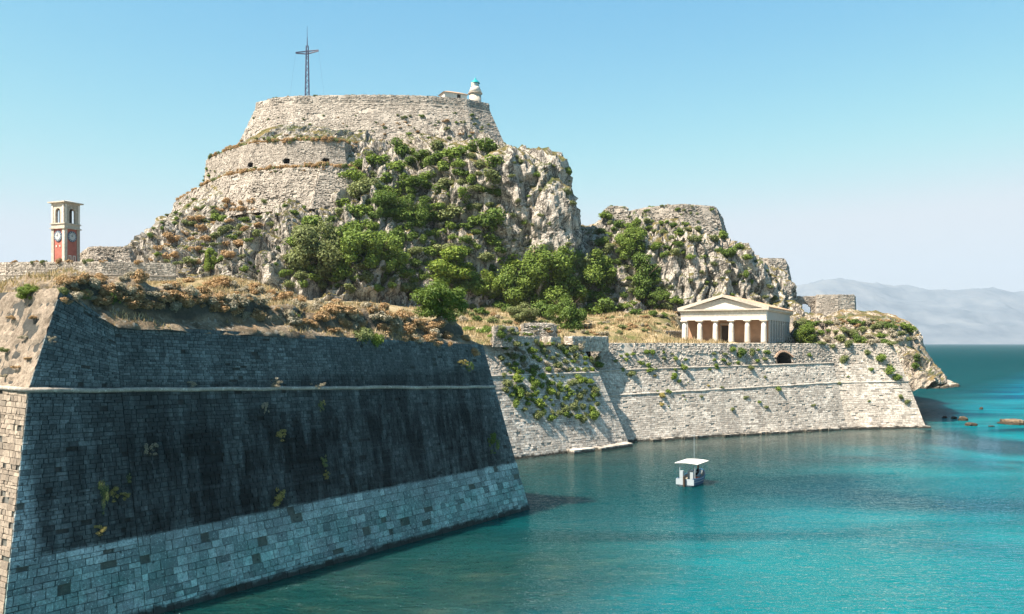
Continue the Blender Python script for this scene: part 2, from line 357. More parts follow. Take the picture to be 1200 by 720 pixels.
    ss = t.n('SubsurfaceScattering', 0, {'falloff': 'BURLEY'}, Color=c, Scale=1.0, Radius=(3.0, 7.0, 7.0)); df = t.n('BsdfDiffuse', 0, Color=c, Normal=nd)
    d = t.n('MixShader', 0, None, _0=0.5, _1=ss, _2=df); g = t.n('BsdfGlossy', 0, Color=t.mix(lee, (0.66, 0.90, 1.0), (1.0, 1.0, 1.0)), Roughness=t.math('ADD', 0.05, t.math('MULTIPLY', far, 0.2)), Normal=nm)
    t.t.links.new(t.n('MixShader', 0, None, _0=fac, _1=d, _2=g), t.out.inputs['Surface']); return t.m
SEA = 0.0
obj('sea', [(-9000, -400, SEA), (9000, -400, SEA), (9000, 12500, SEA), (-9000, 12500, SEA)], [(0, 1, 2, 3)], sea_mat(), kind='structure')

# ------------------------------------------------------------------ far mountain across the strait
def mountain():
    nx, ny = 420, 60; xs = np.linspace(-2500, 9000, nx); ys = np.linspace(8000, 11800, ny)
    X, Y = np.meshgrid(xs, ys)
    bear = X / Y * 1000 + 600
    crest = np.interp(bear, [300, 700, 900, 960, 1000, 1060, 1090, 1130, 1200, 1400, 1700], [30, 50, 76, 82, 84, 76, 72, 75, 66, 58, 50]) * 9.7
    t = (Y - 8000) / 3800
    prof = np.interp(t, [0, 0.05, 0.2, 0.45, 0.62, 1.0], [-0.02, 0.05, 0.30, 0.78, 1.0, 0.5])
    P = np.stack([X / 900, Y / 900, X * 0], -1)
    Z = crest * prof * (1 + 0.16 * fbm(P, 5, 31)) + sstep(0.02, 0.2, t) * 95 * (ridged(P * 1.2, 5, 35) - 0.45)
    Z[0] = -6; Z = np.where(t < 0.001, -6, np.maximum(Z, 1))
    v = np.stack([X, Y, Z], -1).reshape(-1, 3); i = np.arange(nx * ny).reshape(ny, nx)
    f = np.stack([i[:-1, :-1], i[:-1, 1:], i[1:, 1:], i[1:, :-1]], -1).reshape(-1, 4)
    t_ = NT('far_slopes'); p = t_.pos()
    c = t_.ramp(t_.noise(p, 0.0022, 7, 0.68), (0.36, (0.055, 0.07, 0.09)), (0.50, (0.095, 0.11, 0.13)), (0.66, (0.14, 0.15, 0.16)))  # blue of the haze put into the slope colour
    c = t_.mix(t_.ramp(t_.sep(p, 2), (0.0, 1.0), (0.1, 0.0)), c, (0.2, 0.18, 0.13))
    obj('mountain', v, f, t_.pbsdf(c, 0.95), smooth=True, kind='structure')
mountain()

# ------------------------------------------------------------------ plan lines (water on the right hand when walking along them)
def V2(*a): return np.array(a, float)
u_ = V2(.579, .816); nin = V2(-.816, .579)
bA = V2(-21.1, 35.1); bB = V2(1.33, 66.7); bL = bA + nin * 27; bF = bB + nin * 14
bM = bA + u_ * 6.5
BAST = [bL, bA, bM, bB, bF]
SPUR = [V2(-13.0, 83.1), V2(14.9, 108.0), V2(13.9, 112.6)]
LONG = [V2(12.2, 110.1), V2(50.6, 128.7), V2(63.4, 130.6), V2(68.5, 152.0)]

def offs(P, s, closed=False):
    n = len(P); out = []
    ss = s if hasattr(s, '__len__') else [s] * n
    for i in range(n):
        a = P[i - 1] if (i > 0 or closed) else None; b = P[(i + 1) % n] if (i < n - 1 or closed) else None
        ns = []
        if a is not None: d = P[i] - a; d = d / np.linalg.norm(d); ns.append(V2(-d[1], d[0]))
        if b is not None: d = b - P[i]; d = d / np.linalg.norm(d); ns.append(V2(-d[1], d[0]))
        m = ns[0] if len(ns) == 1 else (ns[0] + ns[1]) / (1 + max(-0.6, float(ns[0] @ ns[1])))
        out.append(P[i] + ss[i] * m)
    return out
def ring(P, s, z, closed=False):
    zz = z if hasattr(z, '__len__') else [z] * len(P)
    Q = offs(P, s, closed)
    if P is BAST and zz[1] > 10.95: Q[1] = Q[1] + u_ * (zz[1] - 10.9) * .21      # the sunny face leans back more above the string course
    return np.array([[q[0], q[1], h] for q, h in zip(Q, zz)])
def sheet(P, prof, du=0.8, dv=0.6, closed=False, amp=0.0, freq=0.5, seed=3, hole=None, shape=None):
    """battered wall or bank over a plan line; prof = [(setback, height), ...], heights may differ per plan point"""
    rings = [ring(P, s, z, closed) for s, z in prof]
    n = len(P); segs = n if closed else n - 1; cols = []
    for i in range(segs):
        L = np.linalg.norm(P[(i + 1) % n] - P[i]); k = max(1, int(L / du))
        cols += [(i, (i + 1) % n, j / k) for j in range(k)]
    if not closed: cols.append((n - 2, n - 1, 1.0))
    rows = []
    for j in range(len(rings) - 1):
        h = np.linalg.norm(rings[j + 1].mean(0) - rings[j].mean(0)); k = max(1, int(h / dv + .5))
        rows += [(j, q / k) for q in range(k)]
    rows.append((len(rings) - 2, 1.0))
    G = np.zeros((len(rows), len(cols), 3))
    for a, (j, q) in enumerate(rows):
        rr = rings[j] * (1 - q) + rings[j + 1] * q
        for b, (i, i2, t) in enumerate(cols): G[a, b] = rr[i] * (1 - t) + rr[i2] * t
    if amp or shape is not None:
        nrm = np.zeros_like(G); du_ = np.gradient(G, axis=1) if not closed else (np.roll(G, -1, 1) - np.roll(G, 1, 1)) / 2
        dv_ = np.gradient(G, axis=0); nrm = np.cross(du_, dv_); nrm /= np.linalg.norm(nrm, axis=-1, keepdims=True) + 1e-9
        G = G + nrm * ((shape(G) if shape is not None else amp * fbm(G * freq, 4, seed))[..., None])
    nr, nc = G.shape[:2]; f = []
    for a in range(nr - 1):
        for b in range(nc if closed else nc - 1):
            b2 = (b + 1) % nc; q = (a * nc + b, a * nc + b2, (a + 1) * nc + b2, (a + 1) * nc + b)
            if hole is not None and hole(G.reshape(-1, 3)[list(q)].mean(0)): continue
            f.append(q)
    return G.reshape(-1, 3), f

def courses(p00, p10, p11, p01, row=0.4, length=0.9, gap=0.02, depth=0.05, jit=0.012, miss=0.02, skip=None, vary=0.15, rg=rng, out=0.0, erode=0.0):
    """blocks laid in bonded courses over one face; returns 8-corner blocks"""
    p00, p10, p11, p01 = map(lambda a: np.asarray(a, float), (p00, p10, p11, p01))
    N = np.cross(p10 - p00, p01 - p00); N /= np.linalg.norm(N)
    Hh = np.linalg.norm((p01 + p11 - p00 - p10) / 2); res = []
    ts = [0.0]
    while ts[-1] < 1 - 0.6 * row / Hh: ts.append(ts[-1] + row * (1 + vary * rg.uniform(-1, 1)) / Hh)
    ts = np.array(ts) / ts[-1]
    for a, b in zip(ts[:-1], ts[1:]):
        la, ra = p00 + (p01 - p00) * a, p10 + (p11 - p10) * a; lb, rb = p00 + (p01 - p00) * b, p10 + (p11 - p10) * b
        L = np.linalg.norm(ra - la); xs = [0.0, length * rg.uniform(0.35, 1.1)]
        while xs[-1] < L - 0.5 * length: xs.append(xs[-1] + length * rg.uniform(0.55, 1.45))
        xs[-1] = L; xs = np.array(xs) / L
        gr = (np.linalg.norm(lb - la) + 1e-6)
        for c, d in zip(xs[:-1], xs[1:]):
            if rg.random() < miss: continue
            gc, gv = gap / L / 2, gap / gr / 2
            c2, d2, a2, b2 = c + gc, d - gc, gv, 1 - gv
            def P(x, y): return (la * (1 - x) + ra * x) * (1 - y) + (lb * (1 - x) + rb * x) * y
            back = [P(c2, a2), P(d2, a2), P(d2, b2), P(c2, b2)]
            mid = sum(back) / 4
            if skip is not None and skip(mid): continue
            e = depth * rg.uniform(0.35, 1.0) + out
            ins = min(0.35, 0.006 / (np.linalg.norm(back[1] - back[0]) + 1e-6) * 2), min(0.3, 0.006 / (np.linalg.norm(back[3] - back[0]) + 1e-6) * 2)
            front = []
            for q in back:
                w = q + (mid - q) * (ins[0] + ins[1]) * 0.5 + N * e + rg.normal(0, jit, 3) * 0.8
                front.append(w)
            res.append(np.array([q - N * 0.06 for q in back] + front))
    if erode and res:
        c = np.array([q.mean(0) for q in res]); e = vnoise(c * [.45, .45, .8], 77) * .7 + vnoise(c * 1.3, 78) * .3
        res = [q for q, w in zip(res, e) if w <= erode]
    return res
BLK = np.array([(4, 5, 6, 7), (0, 1, 5, 4), (1, 2, 6, 5), (2, 3, 7, 6), (3, 0, 4, 7)])
def join_blocks(bl):
    v = np.concatenate(bl); k = np.arange(len(bl))[:, None, None] * 8
    return v, (BLK[None] + k).reshape(-1, 4)
def face_pts(P, i, s0, z0, s1, z1):
    a = ring(P, s0, z0); b = ring(P, s1, z1); return a[i], a[i + 1], b[i + 1], b[i]
def molding(P, s, z, r, closed=False, i0=None, i1=None, wob=0.03):
    """half-round string course following the plan line"""
    Q = ring(P, s, z, closed)
    if i0 is not None: Q = Q[i0:i1]
    pts = []
    for a, b in zip(Q[:-1], Q[1:]):
        k = max(1, int(np.linalg.norm(b - a) / 1.2)); pts += [a + (b - a) * t / k for t in range(k)]
    pts.append(Q[-1]); pts = np.array(pts); pts = pts + rng.normal(0, wob, pts.shape) * [1, 1, .6]
    n = 8; v = []; f = []
    for k, p in enumerate(pts):
        d = pts[min(k + 1, len(pts) - 1)] - pts[max(k - 1, 0)]; d /= np.linalg.norm(d); sd = np.cross(d, [0, 0, 1]); sd /= np.linalg.norm(sd)
        for j in range(n):
            a = 2 * math.pi * j / n; v.append(p + r * (sd * math.cos(a) + np.array([0, 0, 1]) * math.sin(a)))
    for k in range(len(pts) - 1):
        for j in range(n): f.append((k * n + j, k * n + (j + 1) % n, (k + 1) * n + (j + 1) % n, (k + 1) * n + j))
    return v, f

# ------------------------------------------------------------------ near bastion
cordL, cordA, cordB = 11.0, 10.9, 9.6
topA, topB = 13.0, 12.3
def near_bastion():
    t = thing('bastion', 'tall black-stained stone bastion in shade with pale block courses at the waterline', 'bastion', (bA[0], bA[1], 0))
    bt = 0.2; cz = [11.2, 10.9, 10.68, 9.6, 9.4]; tz = [15.4, 15.6, 13.9, 12.85, 12.5]
    s_of = lambda z: np.array(z) * bt
    s_top = s_of(tz) + np.array([.0, .0, .0, 0, 0])
    # heights differ along the wall, so the setback does too
    prof = [(-0.26, -1.2), (3.7 * bt + .06, 3.7), (s_of(cz) + .06, cz), (s_top + .06, tz), (s_top + 1.2, np.array(tz) - .05)]
    v, f = sheet(BAST, prof, 0.9, 0.7, amp=0.03, freq=0.6)
    obj('wall_core', v, f, M['bastion_core'], t); rootable(v, f)
    pale_, rest_, sunny = [], [], []
    for i in (0, 1, 2, 3):
        a0 = ring(BAST, -0.2, -0.9); a1 = ring(BAST, 3.7 * bt, 3.7); a2 = ring(BAST, s_of(cz), cz); a3 = ring(BAST, s_top, tz)
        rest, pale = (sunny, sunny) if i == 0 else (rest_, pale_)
        vy = .6 if i == 0 else .5
        pale += courses(a0[i], a0[i + 1], a1[i + 1], a1[i], 0.32, 0.62, 0.018, 0.06, 0.010, 0.035, vary=vy)
        rest += courses(a1[i], a1[i + 1], a2[i + 1], a2[i], 0.20, 0.42, 0.014, 0.03, 0.006 if i else .014, 0.02 if i else .07, vary=.4 if i else .6)
        if i == 0: continue
        rest += courses(a2[i], a2[i + 1], a3[i + 1], a3[i], 0.16, 0.36, 0.012, 0.018, 0.0025, 0.02, vary=.4)
    pale, rest = pale_, rest_
    # the sunny face above the string course has lost its facing: rough eroded_core
    v, f = sheet(BAST, [(s_of(cz) + .02, cz), (s_top + .02, tz)], 0.22, 0.2, shape=lambda G: .14 * fbm(G * 1.1, 4, 171) + .16 * ridged(G * [1.5, 1.5, 2.5], 4, 172) - .05)
    ncol = f[0][3] - f[0][0]
    n0 = int(np.linalg.norm(BAST[1] - BAST[0]) / 0.22)
    f = [q for q in f if q[0] % ncol < n0]
    obj('eroded_core', v, f, M['eroded'], t)
    v, f = join_blocks(sunny); obj('sunny_stones', v, f, M['sunlit_tone'], t, kind='stuff')
    def size(b):
        m = b.mean(0); 
        if m[1] < 5: return 0
        px = m[0] / m[1] * 1000 + 600; py = 402 - (m[2] - 13) / m[1] * 1000
        if px < -8 or px > 1200 or py > 735: return 0
        return np.linalg.norm(b[1] - b[0]) / m[1]
    pale.sort(key=size, reverse=True)
    for b in pale[:300]:
        m = b.mean(0); me = mesh_data('stone', b - m, BLK); me.materials.append(M['bastion'])
        o = link('stone', me, None, t); o.location = m - np.array(t.location)
    v, f = join_blocks(pale[300:]); obj('far_stones', v, f, M['bastion'], t, kind='stuff')
    v, f = join_blocks(rest); obj('small_stones', v, f, M['bastion'], t, kind='stuff')
    v, f = molding(BAST, np.array(cz) * bt - 0.05, np.array(cz) + 0.01, 0.11); obj('string_course', v, f, M['joint'], t, smooth=True)
    # eroded earth bank and broken parapet above the wall
    cz_ = [16.4, 16.3, 16.2, 14.4, 14.0]
    tzv = np.array(tz)
    so = s_top
    run = np.array([.9, .35, .8, 1.2, 1.2]); rise = np.array([.5, .3, .6, .55, .6])
    prof = [(so - .02, tzv - .25), (so + .12, tzv + 0.05), (so + run, tzv + rise), (so + run + .12, np.array(cz_) - .30), (so + run + .5, np.array(cz_)), (so + run + 3.0, np.array(cz_) + .1), (so + 9, np.array(cz_) - 1.0)]
    def shp(G):
        sl = sstep(0, 1, (G[..., 2] - 12.6) / 1.0)
        g = ridged(G * [0.30, 0.30, 0.12], 3, 51) * 0.38 + fbm(G * 0.9, 4, 52) * 0.22 + fbm(G * 3.0, 3, 53) * 0.10
        top = sstep(1.2, 2.6, G[..., 2] - 12.6)
        return g * sl - 0.05 + top * (fbm(G * [.22, .22, .1], 3, 57) * .9 + fbm(G * .7, 3, 58) * .35)
    v, f = sheet(BAST, prof, 0.28, 0.25, shape=shp)
    t_ = NT('earth_bank'); p = t_.pos(); nz = t_.sep(t_.n('NewGeometry', 'Normal'), 2)
    c = t_.mix(t_.ramp(t_.noise(p, 0.9, 6, 0.7), (0.35, 0.0), (0.62, 1.0)), (0.10, 0.075, 0.05), (0.30, 0.235, 0.165))
    c = t_.mix(t_.ramp(t_.noise(p, 4.5, 5, 0.75), (0.36, 0.8), (0.48, 0.0)), c, (0.05, 0.045, 0.03))
    c = t_.mix(t_.ramp(t_.noise(t_.scale(p, (1, 1, .4)), 0.5, 5), (0.55, 0.0), (0.68, 0.7)), c, (0.24, 0.15, 0.075))
    st = t_.ramp(t_.noise(p, 3.0, 3), (0.58, 0.0), (0.66, 0.8)); c = t_.mix(st, c, (0.34, 0.31, 0.26))
    core_shade = t_.mix(t_.noise(p, 3.0, 5, 0.8), (0.030, 0.030, 0.027), (0.12, 0.11, 0.095))
    c = t_.mix(t_.ramp(t_.math('ADD', nz, t_.math('MULTIPLY', t_.noise(p, 1.2, 3), 0.3)), (0.48, 0.9), (0.68, 0.0)), c, core_shade)  # dark core on steep parts also deepens their shade by colour
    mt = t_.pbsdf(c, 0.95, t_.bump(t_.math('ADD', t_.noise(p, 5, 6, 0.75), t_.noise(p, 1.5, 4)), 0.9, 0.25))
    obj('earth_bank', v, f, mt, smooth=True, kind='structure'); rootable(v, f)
near_bastion()

# ------------------------------------------------------------------ spur wall with broken battlements
def wall_stones(t, P, i, prof, rowl, mat, name, miss=0.03, skip=None, depth=0.06, jit=0.02, gap=0.03, vary=0.2, to=None, erode=0.0):
    bl = []
    for (s0, z0), (s1, z1) in zip(prof[:-1], prof[1:]):
        a = ring(P, s0, z0); b = ring(P, s1, z1)
        for k in (i if hasattr(i, '__len__') else [i]):
            bl += courses(a[k], a[k + 1], b[k + 1], b[k], rowl[0], rowl[1], gap, depth, jit, miss, skip, vary, erode=erode)
    if to is not None: to += bl; return
    v, f = join_blocks(bl); return obj(name, v, f, mat, t, kind='stuff')

def spur():
    t = thing('sea_wall', 'sloping sunlit ashlar sea wall overgrown with shrubs, below broken battlements', 'wall', (14.9, 108, 0))
    b = 0.38
    prof = [(-0.4, -1.0), (9.2 * b, 9.2), (9.2 * b + .25, 9.25), (9.2 * b + 1.7, 12.2), (9.2 * b + 1.75, 12.8), (9.2 * b + 5.0, 12.6)]
    v, f = sheet(SPUR, [(s + .06, z) for s, z in prof], 0.8, 0.6, amp=0.05); obj('wall_core', v, f, M['joint'], t); rootable(v, f)
    wall_stones(t, SPUR, [0, 1], [(-0.35, -0.9), (9.2 * b, 9.2)], (0.29, 0.60), M['ashlar'], 'courses', 0.06, depth=0.05, jit=0.012, gap=.024, vary=.3, erode=.8)
    wall_stones(t, SPUR, [0, 1], [(9.2 * b + .25, 9.3), (9.2 * b + 1.7, 12.2)], (0.24, 0.4), M['rubble'], 'rubble_stones', 0.10, depth=0.09, jit=0.035, gap=.016, vary=.4, erode=.45)
    v, f = molding(SPUR, 9.2 * b - .04, 9.2, 0.13); obj('string_course', v, f, M['joint'], t, smooth=True)
    # parapet with two embrasures
    q = ring(SPUR, 9.2 * b + 1.75, 12.2); Pp = [q[0][:2], q[1][:2]]
    d = (Pp[1] - Pp[0]); L = np.linalg.norm(d); d /= L; nn = V2(-d[1], d[0])
    def px_s(px):      # distance along the parapet line that bears to this direction
        k = (px - 600) / 1000; return (k * Pp[0][1] - Pp[0][0]) / (d[0] - k * d[1])
    cuts = [(px_s(588), px_s(632), 13.75), (px_s(645), px_s(657), 13.7), (px_s(671), px_s(713), 13.8)]
    for a, c, zt in cuts:
        A = Pp[0] + d * a; B = Pp[0] + d * c
        bl = []
        def w(P, z): return np.array([P[0], P[1], z])
        th = 1.5
        corners = [A, B, B + nn * th, A + nn * th]
        for k in range(4):
            p0, p1 = corners[k], corners[(k + 1) % 4]
            bl += courses(w(p0, 12.0), w(p1, 12.0), w(p1, zt), w(p0, zt), 0.28, 0.5, 0.03, 0.08, 0.03, 0.03, vary=.3)
        bl += courses(w(corners[0], zt), w(corners[1], zt), w(corners[2], zt), w(corners[3], zt), 0.4, 0.6, 0.03, 0.08, 0.03, 0.0)
        m = MB(); 
        base = [w(x, 11.9) for x in corners] + [w(x, zt) for x in corners]
        m.add(base, [(0, 1, 5, 4), (1, 2, 6, 5), (2, 3, 7, 6), (3, 0, 4, 7), (4, 5, 6, 7)])
        me = obj('merlon', m.v, m.f, M['joint'], t)
        v, f = join_blocks(bl); v = v - np.array(t.location); s_ = link('merlon_stones', mesh_data('merlon_stones', v, f), M['rubble'], me, kind='stuff')
    # broken foot of fallen slabs at the waterline
    for k, (a, c, wd) in enumerate(((0.70, 0.80, 1.1), (0.82, 0.985, 1.3))):
        A = SPUR[0] + (SPUR[1] - SPUR[0]) * a; B = SPUR[0] + (SPUR[1] - SPUR[0]) * c; dd = (B - A) / np.linalg.norm(B - A); n2 = V2(dd[1], -dd[0])
        v, f = slab([A - n2 * .6, A + n2 * wd, B + n2 * wd * .8, B - n2 * .6], -.7, 0.42)
        obj('footing_slab', v, f, M['ashlar'], t)
def slab(c, z0, z1, jit=0.05):
    pts = [np.array([*p, z]) + rng.normal(0, jit, 3) for z in (z0, z1) for p in c]
    return pts, [(3, 2, 1, 0), (4, 5, 6, 7), (0, 1, 5, 4), (1, 2, 6, 5), (2, 3, 7, 6), (3, 0, 4, 7)]
spur()

# ------------------------------------------------------------------ long sea wall below the temple
def arch_hole(c, ux, w, h):               # c: base centre, ux: unit vector along the wall
    c = np.asarray(c, float)
    def f(p):
        a = float((p[0] - c[0]) * ux[0] + (p[1] - c[1]) * ux[1]); z = p[2] - c[2]
        if abs(a) > w / 2 or z < 0: return False
        return z < h - (h * 0.45) * (abs(a) / (w / 2)) ** 2
    return f
def niche(parent, c, ux, w, h, deep, mat, trim=None, tw=0.25, batter=0.0):
    """arched recess: sides, vault and back, with a ring of stones round the opening"""
    ux = np.array([ux[0], ux[1], 0.0]); inn = np.array([-ux[1], ux[0], 0.0]); c = np.asarray(c, float)
    n = 10; out = [(-w / 2, 0.0)] + [(w / 2 * k, h - h * .45 * k * k) for k in np.linspace(-1, 1, n)] + [(w / 2, 0.0)]
    out = out[:]; front = [c + ux * a + np.array([0, 0, z]) + inn * (z * batter - .06) for a, z in out]; back = [c + ux * a * .96 + np.array([0, 0, z * .97]) + inn * (deep + z * batter) for a, z in out]
    m = len(out); v = front + back; f = [(k, (k + 1) % m, m + (k + 1) % m, m + k) for k in range(m)] + [tuple(range(m, 2 * m))]
    o = obj('niche', v, f, mat, parent)
    if trim is not None:
        for k in range(1, m - 2):
            a0, a1 = np.array(out[k]), np.array(out[k + 1]); cen = np.array([0, h * .2])
            def ex(p): q = p - cen; return cen + q * (1 + tw / np.linalg.norm(q))
            b0, b1 = ex(a0), ex(a1); g = 0.06
            pts = []
            for dep in (-.16, .3):
                for p in (a0 * (1 - g) + a1 * g, a1 * (1 - g) + a0 * g, b1 * (1 - g) + b0 * g, b0 * (1 - g) + b1 * g): pts.append(c + ux * p[0] + np.array([0, 0, p[1]]) + inn * (dep + p[1] * batter))
            bb = obj('arch_stone', pts, [(0, 1, 2, 3), (0, 4, 5, 1), (1, 5, 6, 2), (2, 6, 7, 3), (3, 7, 4, 0)], trim, parent)
    return o
def long_wall():
    t = thing('sea_wall', 'long pale stone sea wall with two string courses below the temple', 'wall', (50.6, 128.7, 0))
    b = 0.33
    z1 = [6.0, 6.9, 7.0, 7.0]; z2 = [9.3, 9.9, 9.4, 9.4]; z3 = [13.0, 12.9, 12.9, 12.9]
    A = lambda z, k=0.0: np.array(z) * b + k
    prof = [(-0.3, -1.0), (A(z1), z1), (A(z2), z2), (A(z2, .15), np.array(z2) + .05), (A(z3), z3), (A(z3, 3.5), np.array(z3) - .3)]
    d = (LONG[1] - LONG[0]) / np.linalg.norm(LONG[1] - LONG[0])
    # gate arch bearing 921, sill at height 10.3
    k = (921 - 600) / 1000; zs = 9.75; o0 = LONG[0] + V2(-d[1], d[0]) * (zs * b)
    s = (k * o0[1] - o0[0]) / (d[0] - k * d[1]); base = np.array([*(o0 + d * s), zs])
    hole = arch_hole(base, d, 3.3, 1.9)
    v, f = sheet(LONG, [(x + .06, z) for x, z in prof], 0.45, 0.4, amp=0.06, hole=hole); obj('wall_core', v, f, M['joint'], t); rootable(v, f)
    wall_stones(t, LONG, [0, 1, 2], [(-0.25, -0.9), (A(z1), z1)], (0.29, 0.62), M['ashlar'], 'courses', 0.065, depth=0.05, jit=0.012, gap=.024, vary=.3, erode=.8)
    wall_stones(t, LONG, [0, 1, 2], [(A(z1), z1), (A(z2), z2)], (0.24, 0.46), M['ashlar'], 'upper_courses', 0.09, depth=0.055, jit=0.016, gap=.024, vary=.35, erode=.6)
    wall_stones(t, LONG, [0, 1, 2], [(A(z2, .15), np.array(z2) + .05), (A(z3), z3)], (0.22, 0.36), M['rubble'], 'rubble_stones', 0.12, skip=hole, depth=0.10, jit=0.04, gap=.016, vary=.45, erode=.45)
    v, f = molding(LONG, A(z1, -.04), z1, 0.12); obj('string_course', v, f, M['joint'], t, smooth=True)
    v, f = molding(LONG, A(z2, -.04), z2, 0.13, i0=0, i1=2); obj('string_course', v, f, M['joint'], t, smooth=True)
    niche(t, base, d, 3.3, 1.9, 3.0, M['dark'], M['brick'], .24, b)
    # broken plinth stones along the water
    for k in range(46):
        a = rng.uniform(0.08, 0.99); seg = 0 if k < 34 else 1
        p = LONG[seg] + (LONG[seg + 1] - LONG[seg]) * a; dd = (LONG[seg + 1] - LONG[seg]); dd /= np.linalg.norm(dd); n2 = V2(dd[1], -dd[0]); l = rng.uniform(.4, 1.3); w = rng.uniform(.3, .9)
        v, f = slab([p - dd * l - n2 * .5, p - dd * l + n2 * w, p + dd * l + n2 * w, p + dd * l - n2 * .5], -.6, rng.uniform(.12, .38)); 
        obj('plinth_stone', v, f, M['ashlar'], t)
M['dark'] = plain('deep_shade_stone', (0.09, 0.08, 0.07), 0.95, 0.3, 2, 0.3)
M['brick'] = plain('old_brick', (0.36, 0.24, 0.17), 0.9, 0.3, 4, 0.4)
long_wall()

# ------------------------------------------------------------------ rocky hills
def blend_profiles(tab, az, zs):
    """tab: {azimuth_deg: [(z, r), ...]}; smooth interpolation round the hill"""
    ks = sorted(tab); vals = np.array([np.interp(zs, [q[0] for q in tab[k]], [q[1] for q in tab[k]]) for k in ks])
    ks2 = np.array(ks + [ks[0] + 360]); vals2 = np.vstack([vals, vals[:1]])
    out = np.zeros((len(zs), len(az)))
    for j, a in enumerate(az):
        a = (a - ks[0]) % 360 + ks[0]; i = min(np.searchsorted(ks2, a, 'right') - 1, len(ks) - 1)
        t = (a - ks2[i]) / (ks2[i + 1] - ks2[i]); t = t * t * (3 - 2 * t) * .5 + t * .5
        out[:, j] = vals2[i] * (1 - t) + vals2[i + 1] * t
    return out
def hill(name, C, tab, z0, z1, mat, daz, nz, seed, amp=1.0, cap=10, calm=None):
    az = np.concatenate([np.arange(165, 375, daz), np.arange(375, 525, 3.0)]); zs = np.linspace(z0, z1, nz)
    Rr = blend_profiles(tab, az, zs); a = np.radians(az)
    G = np.zeros((nz + cap, len(az), 3))
    G[:nz, :, 0] = C[0] + Rr * np.cos(a); G[:nz, :, 1] = C[1] + Rr * np.sin(a); G[:nz, :, 2] = zs[:, None]
    for k in range(cap):
        q = 1 - (k + 1) / cap; G[nz + k, :, 0] = C[0] + Rr[-1] * q * np.cos(a); G[nz + k, :, 1] = C[1] + Rr[-1] * q * np.sin(a); G[nz + k, :, 2] = z1 + 0.8 * (1 - q)
    nrm = np.cross(np.roll(G, -1, 1) - np.roll(G, 1, 1), np.gradient(G, axis=0)); nrm /= np.linalg.norm(nrm, axis=-1, keepdims=True) + 1e-9
    warp = np.stack([fbm(G / 9, 3, seed + 60), fbm(G / 9, 3, seed + 70), fbm(G / 9, 3, seed + 80)], -1) * 3.0
    P = G + warp
    F1, F2, cid = worley(P * [1 / 12, 1 / 12, 1 / 20], seed); edge = F2 - F1
    f1, f2, c2 = worley(P * [1 / 4.2, 1 / 4.2, 1 / 8], seed + 9)
    dsp = 3.2 * fbm(P / 26, 3, seed + 20) + (cid - .5) * 4.0 * sstep(0, .3, edge) - 1.6 * (1 - sstep(0, .16, edge))
    dsp += (c2 - .5) * 1.2 * sstep(0, .3, f2 - f1) + 2.0 * (ridged(P * [1 / 6, 1 / 6, 1 / 24], 3, seed + 30) - .35) + 1.2 * (ridged(P * [1 / 2.6, 1 / 2.6, 1 / 6], 3, seed + 35) - .35)
    for fq, dp in ((9.0, 2.4), (4.0, 1.3)):
        cv = np.abs(fbm(P * [1 / fq, 1 / fq, .4 / fq], 3, seed + int(fq) * 7)); dsp -= dp * np.clip(1 - cv / .07, 0, 1)
    dsp += 1.1 * fbm(P / 3.5, 3, seed + 40) + .5 * fbm(P / 1.2, 2, seed + 45)
    if calm is not None: dsp = dsp * calm(az[None, :] + 0 * G[..., 0], G[..., 2])
    G = G + nrm * (dsp * amp)[..., None]
    n, m = G.shape[:2]; i = np.arange(n * m).reshape(n, m); j = np.roll(i, -1, 1)
    f = np.stack([i[:-1], j[:-1], j[1:], i[1:]], -1).reshape(-1, 4); v = G.reshape(-1, 3)
    obj(name, v, f, mat, smooth=False, kind='structure'); rootable(v, f)
HC = (-35.5, 215.0)
hill('rocky_hill', HC, {
    180: [(8, 63), (28, 61), (36, 58.5), (40, 56.5), (44, 52.5), (48, 47), (52, 44.5), (55, 42), (58, 39.5), (62, 35), (64, 31)],
    205: [(8, 65), (28, 60), (36, 55), (42, 46), (48, 40), (52, 36), (55, 33.5), (58, 32), (62, 28), (64, 25)],
    230: [(8, 64), (20, 60), (28, 55), (36, 46), (42, 35.5), (48, 32.5), (51, 31), (53, 27.5), (58, 26), (60, 23), (64, 16)],
    255: [(8, 63), (20, 58), (28, 52), (36, 43), (42, 34), (48, 30.5), (51, 28), (53, 23), (58, 21.5), (60, 17), (64, 9)],
    280: [(8, 62), (20, 57), (28, 52), (36, 46), (44, 39), (52, 30), (58, 20), (62, 12), (64, 8)],
    296: [(8, 60), (20, 54), (28, 49), (36, 44), (44, 39), (52, 31), (58, 22), (62, 13), (64, 9)],
    309: [(8, 58), (28, 51), (36, 50), (44, 49), (51, 48), (53, 45), (56, 36), (60, 24), (64, 12)],
    322: [(8, 66), (28, 61), (36, 60), (44, 59), (50, 58), (53, 54), (55, 43), (60, 28), (64, 16)],
    331: [(8, 64), (28, 59), (36, 57), (44, 54), (50, 52.5), (53, 49), (55, 42), (60, 30), (64, 18)],
    340: [(8, 66), (28, 61), (36, 58), (40, 55), (44, 48.5), (52, 46), (54, 42), (60, 31), (64, 20)],
    360: [(8, 60), (28, 56), (38, 52), (44, 46), (54, 42), (60, 36), (64, 28)],
    450: [(8, 60), (30, 56), (50, 48), (60, 42), (64, 30)],
}, 8, 64, M['rock'], 0.40, 160, 11, calm=lambda a, z: 1 - .75 * sstep(190, 200, a) * (1 - sstep(262, 272, a)) * sstep(40, 44, z) - .45 * sstep(303, 308, a) * (1 - sstep(322, 328, a)) * sstep(26, 32, z) - .5 * sstep(58, 61, z) * (1 - sstep(290, 300, a)))
HC2 = (38.0, 212.0)
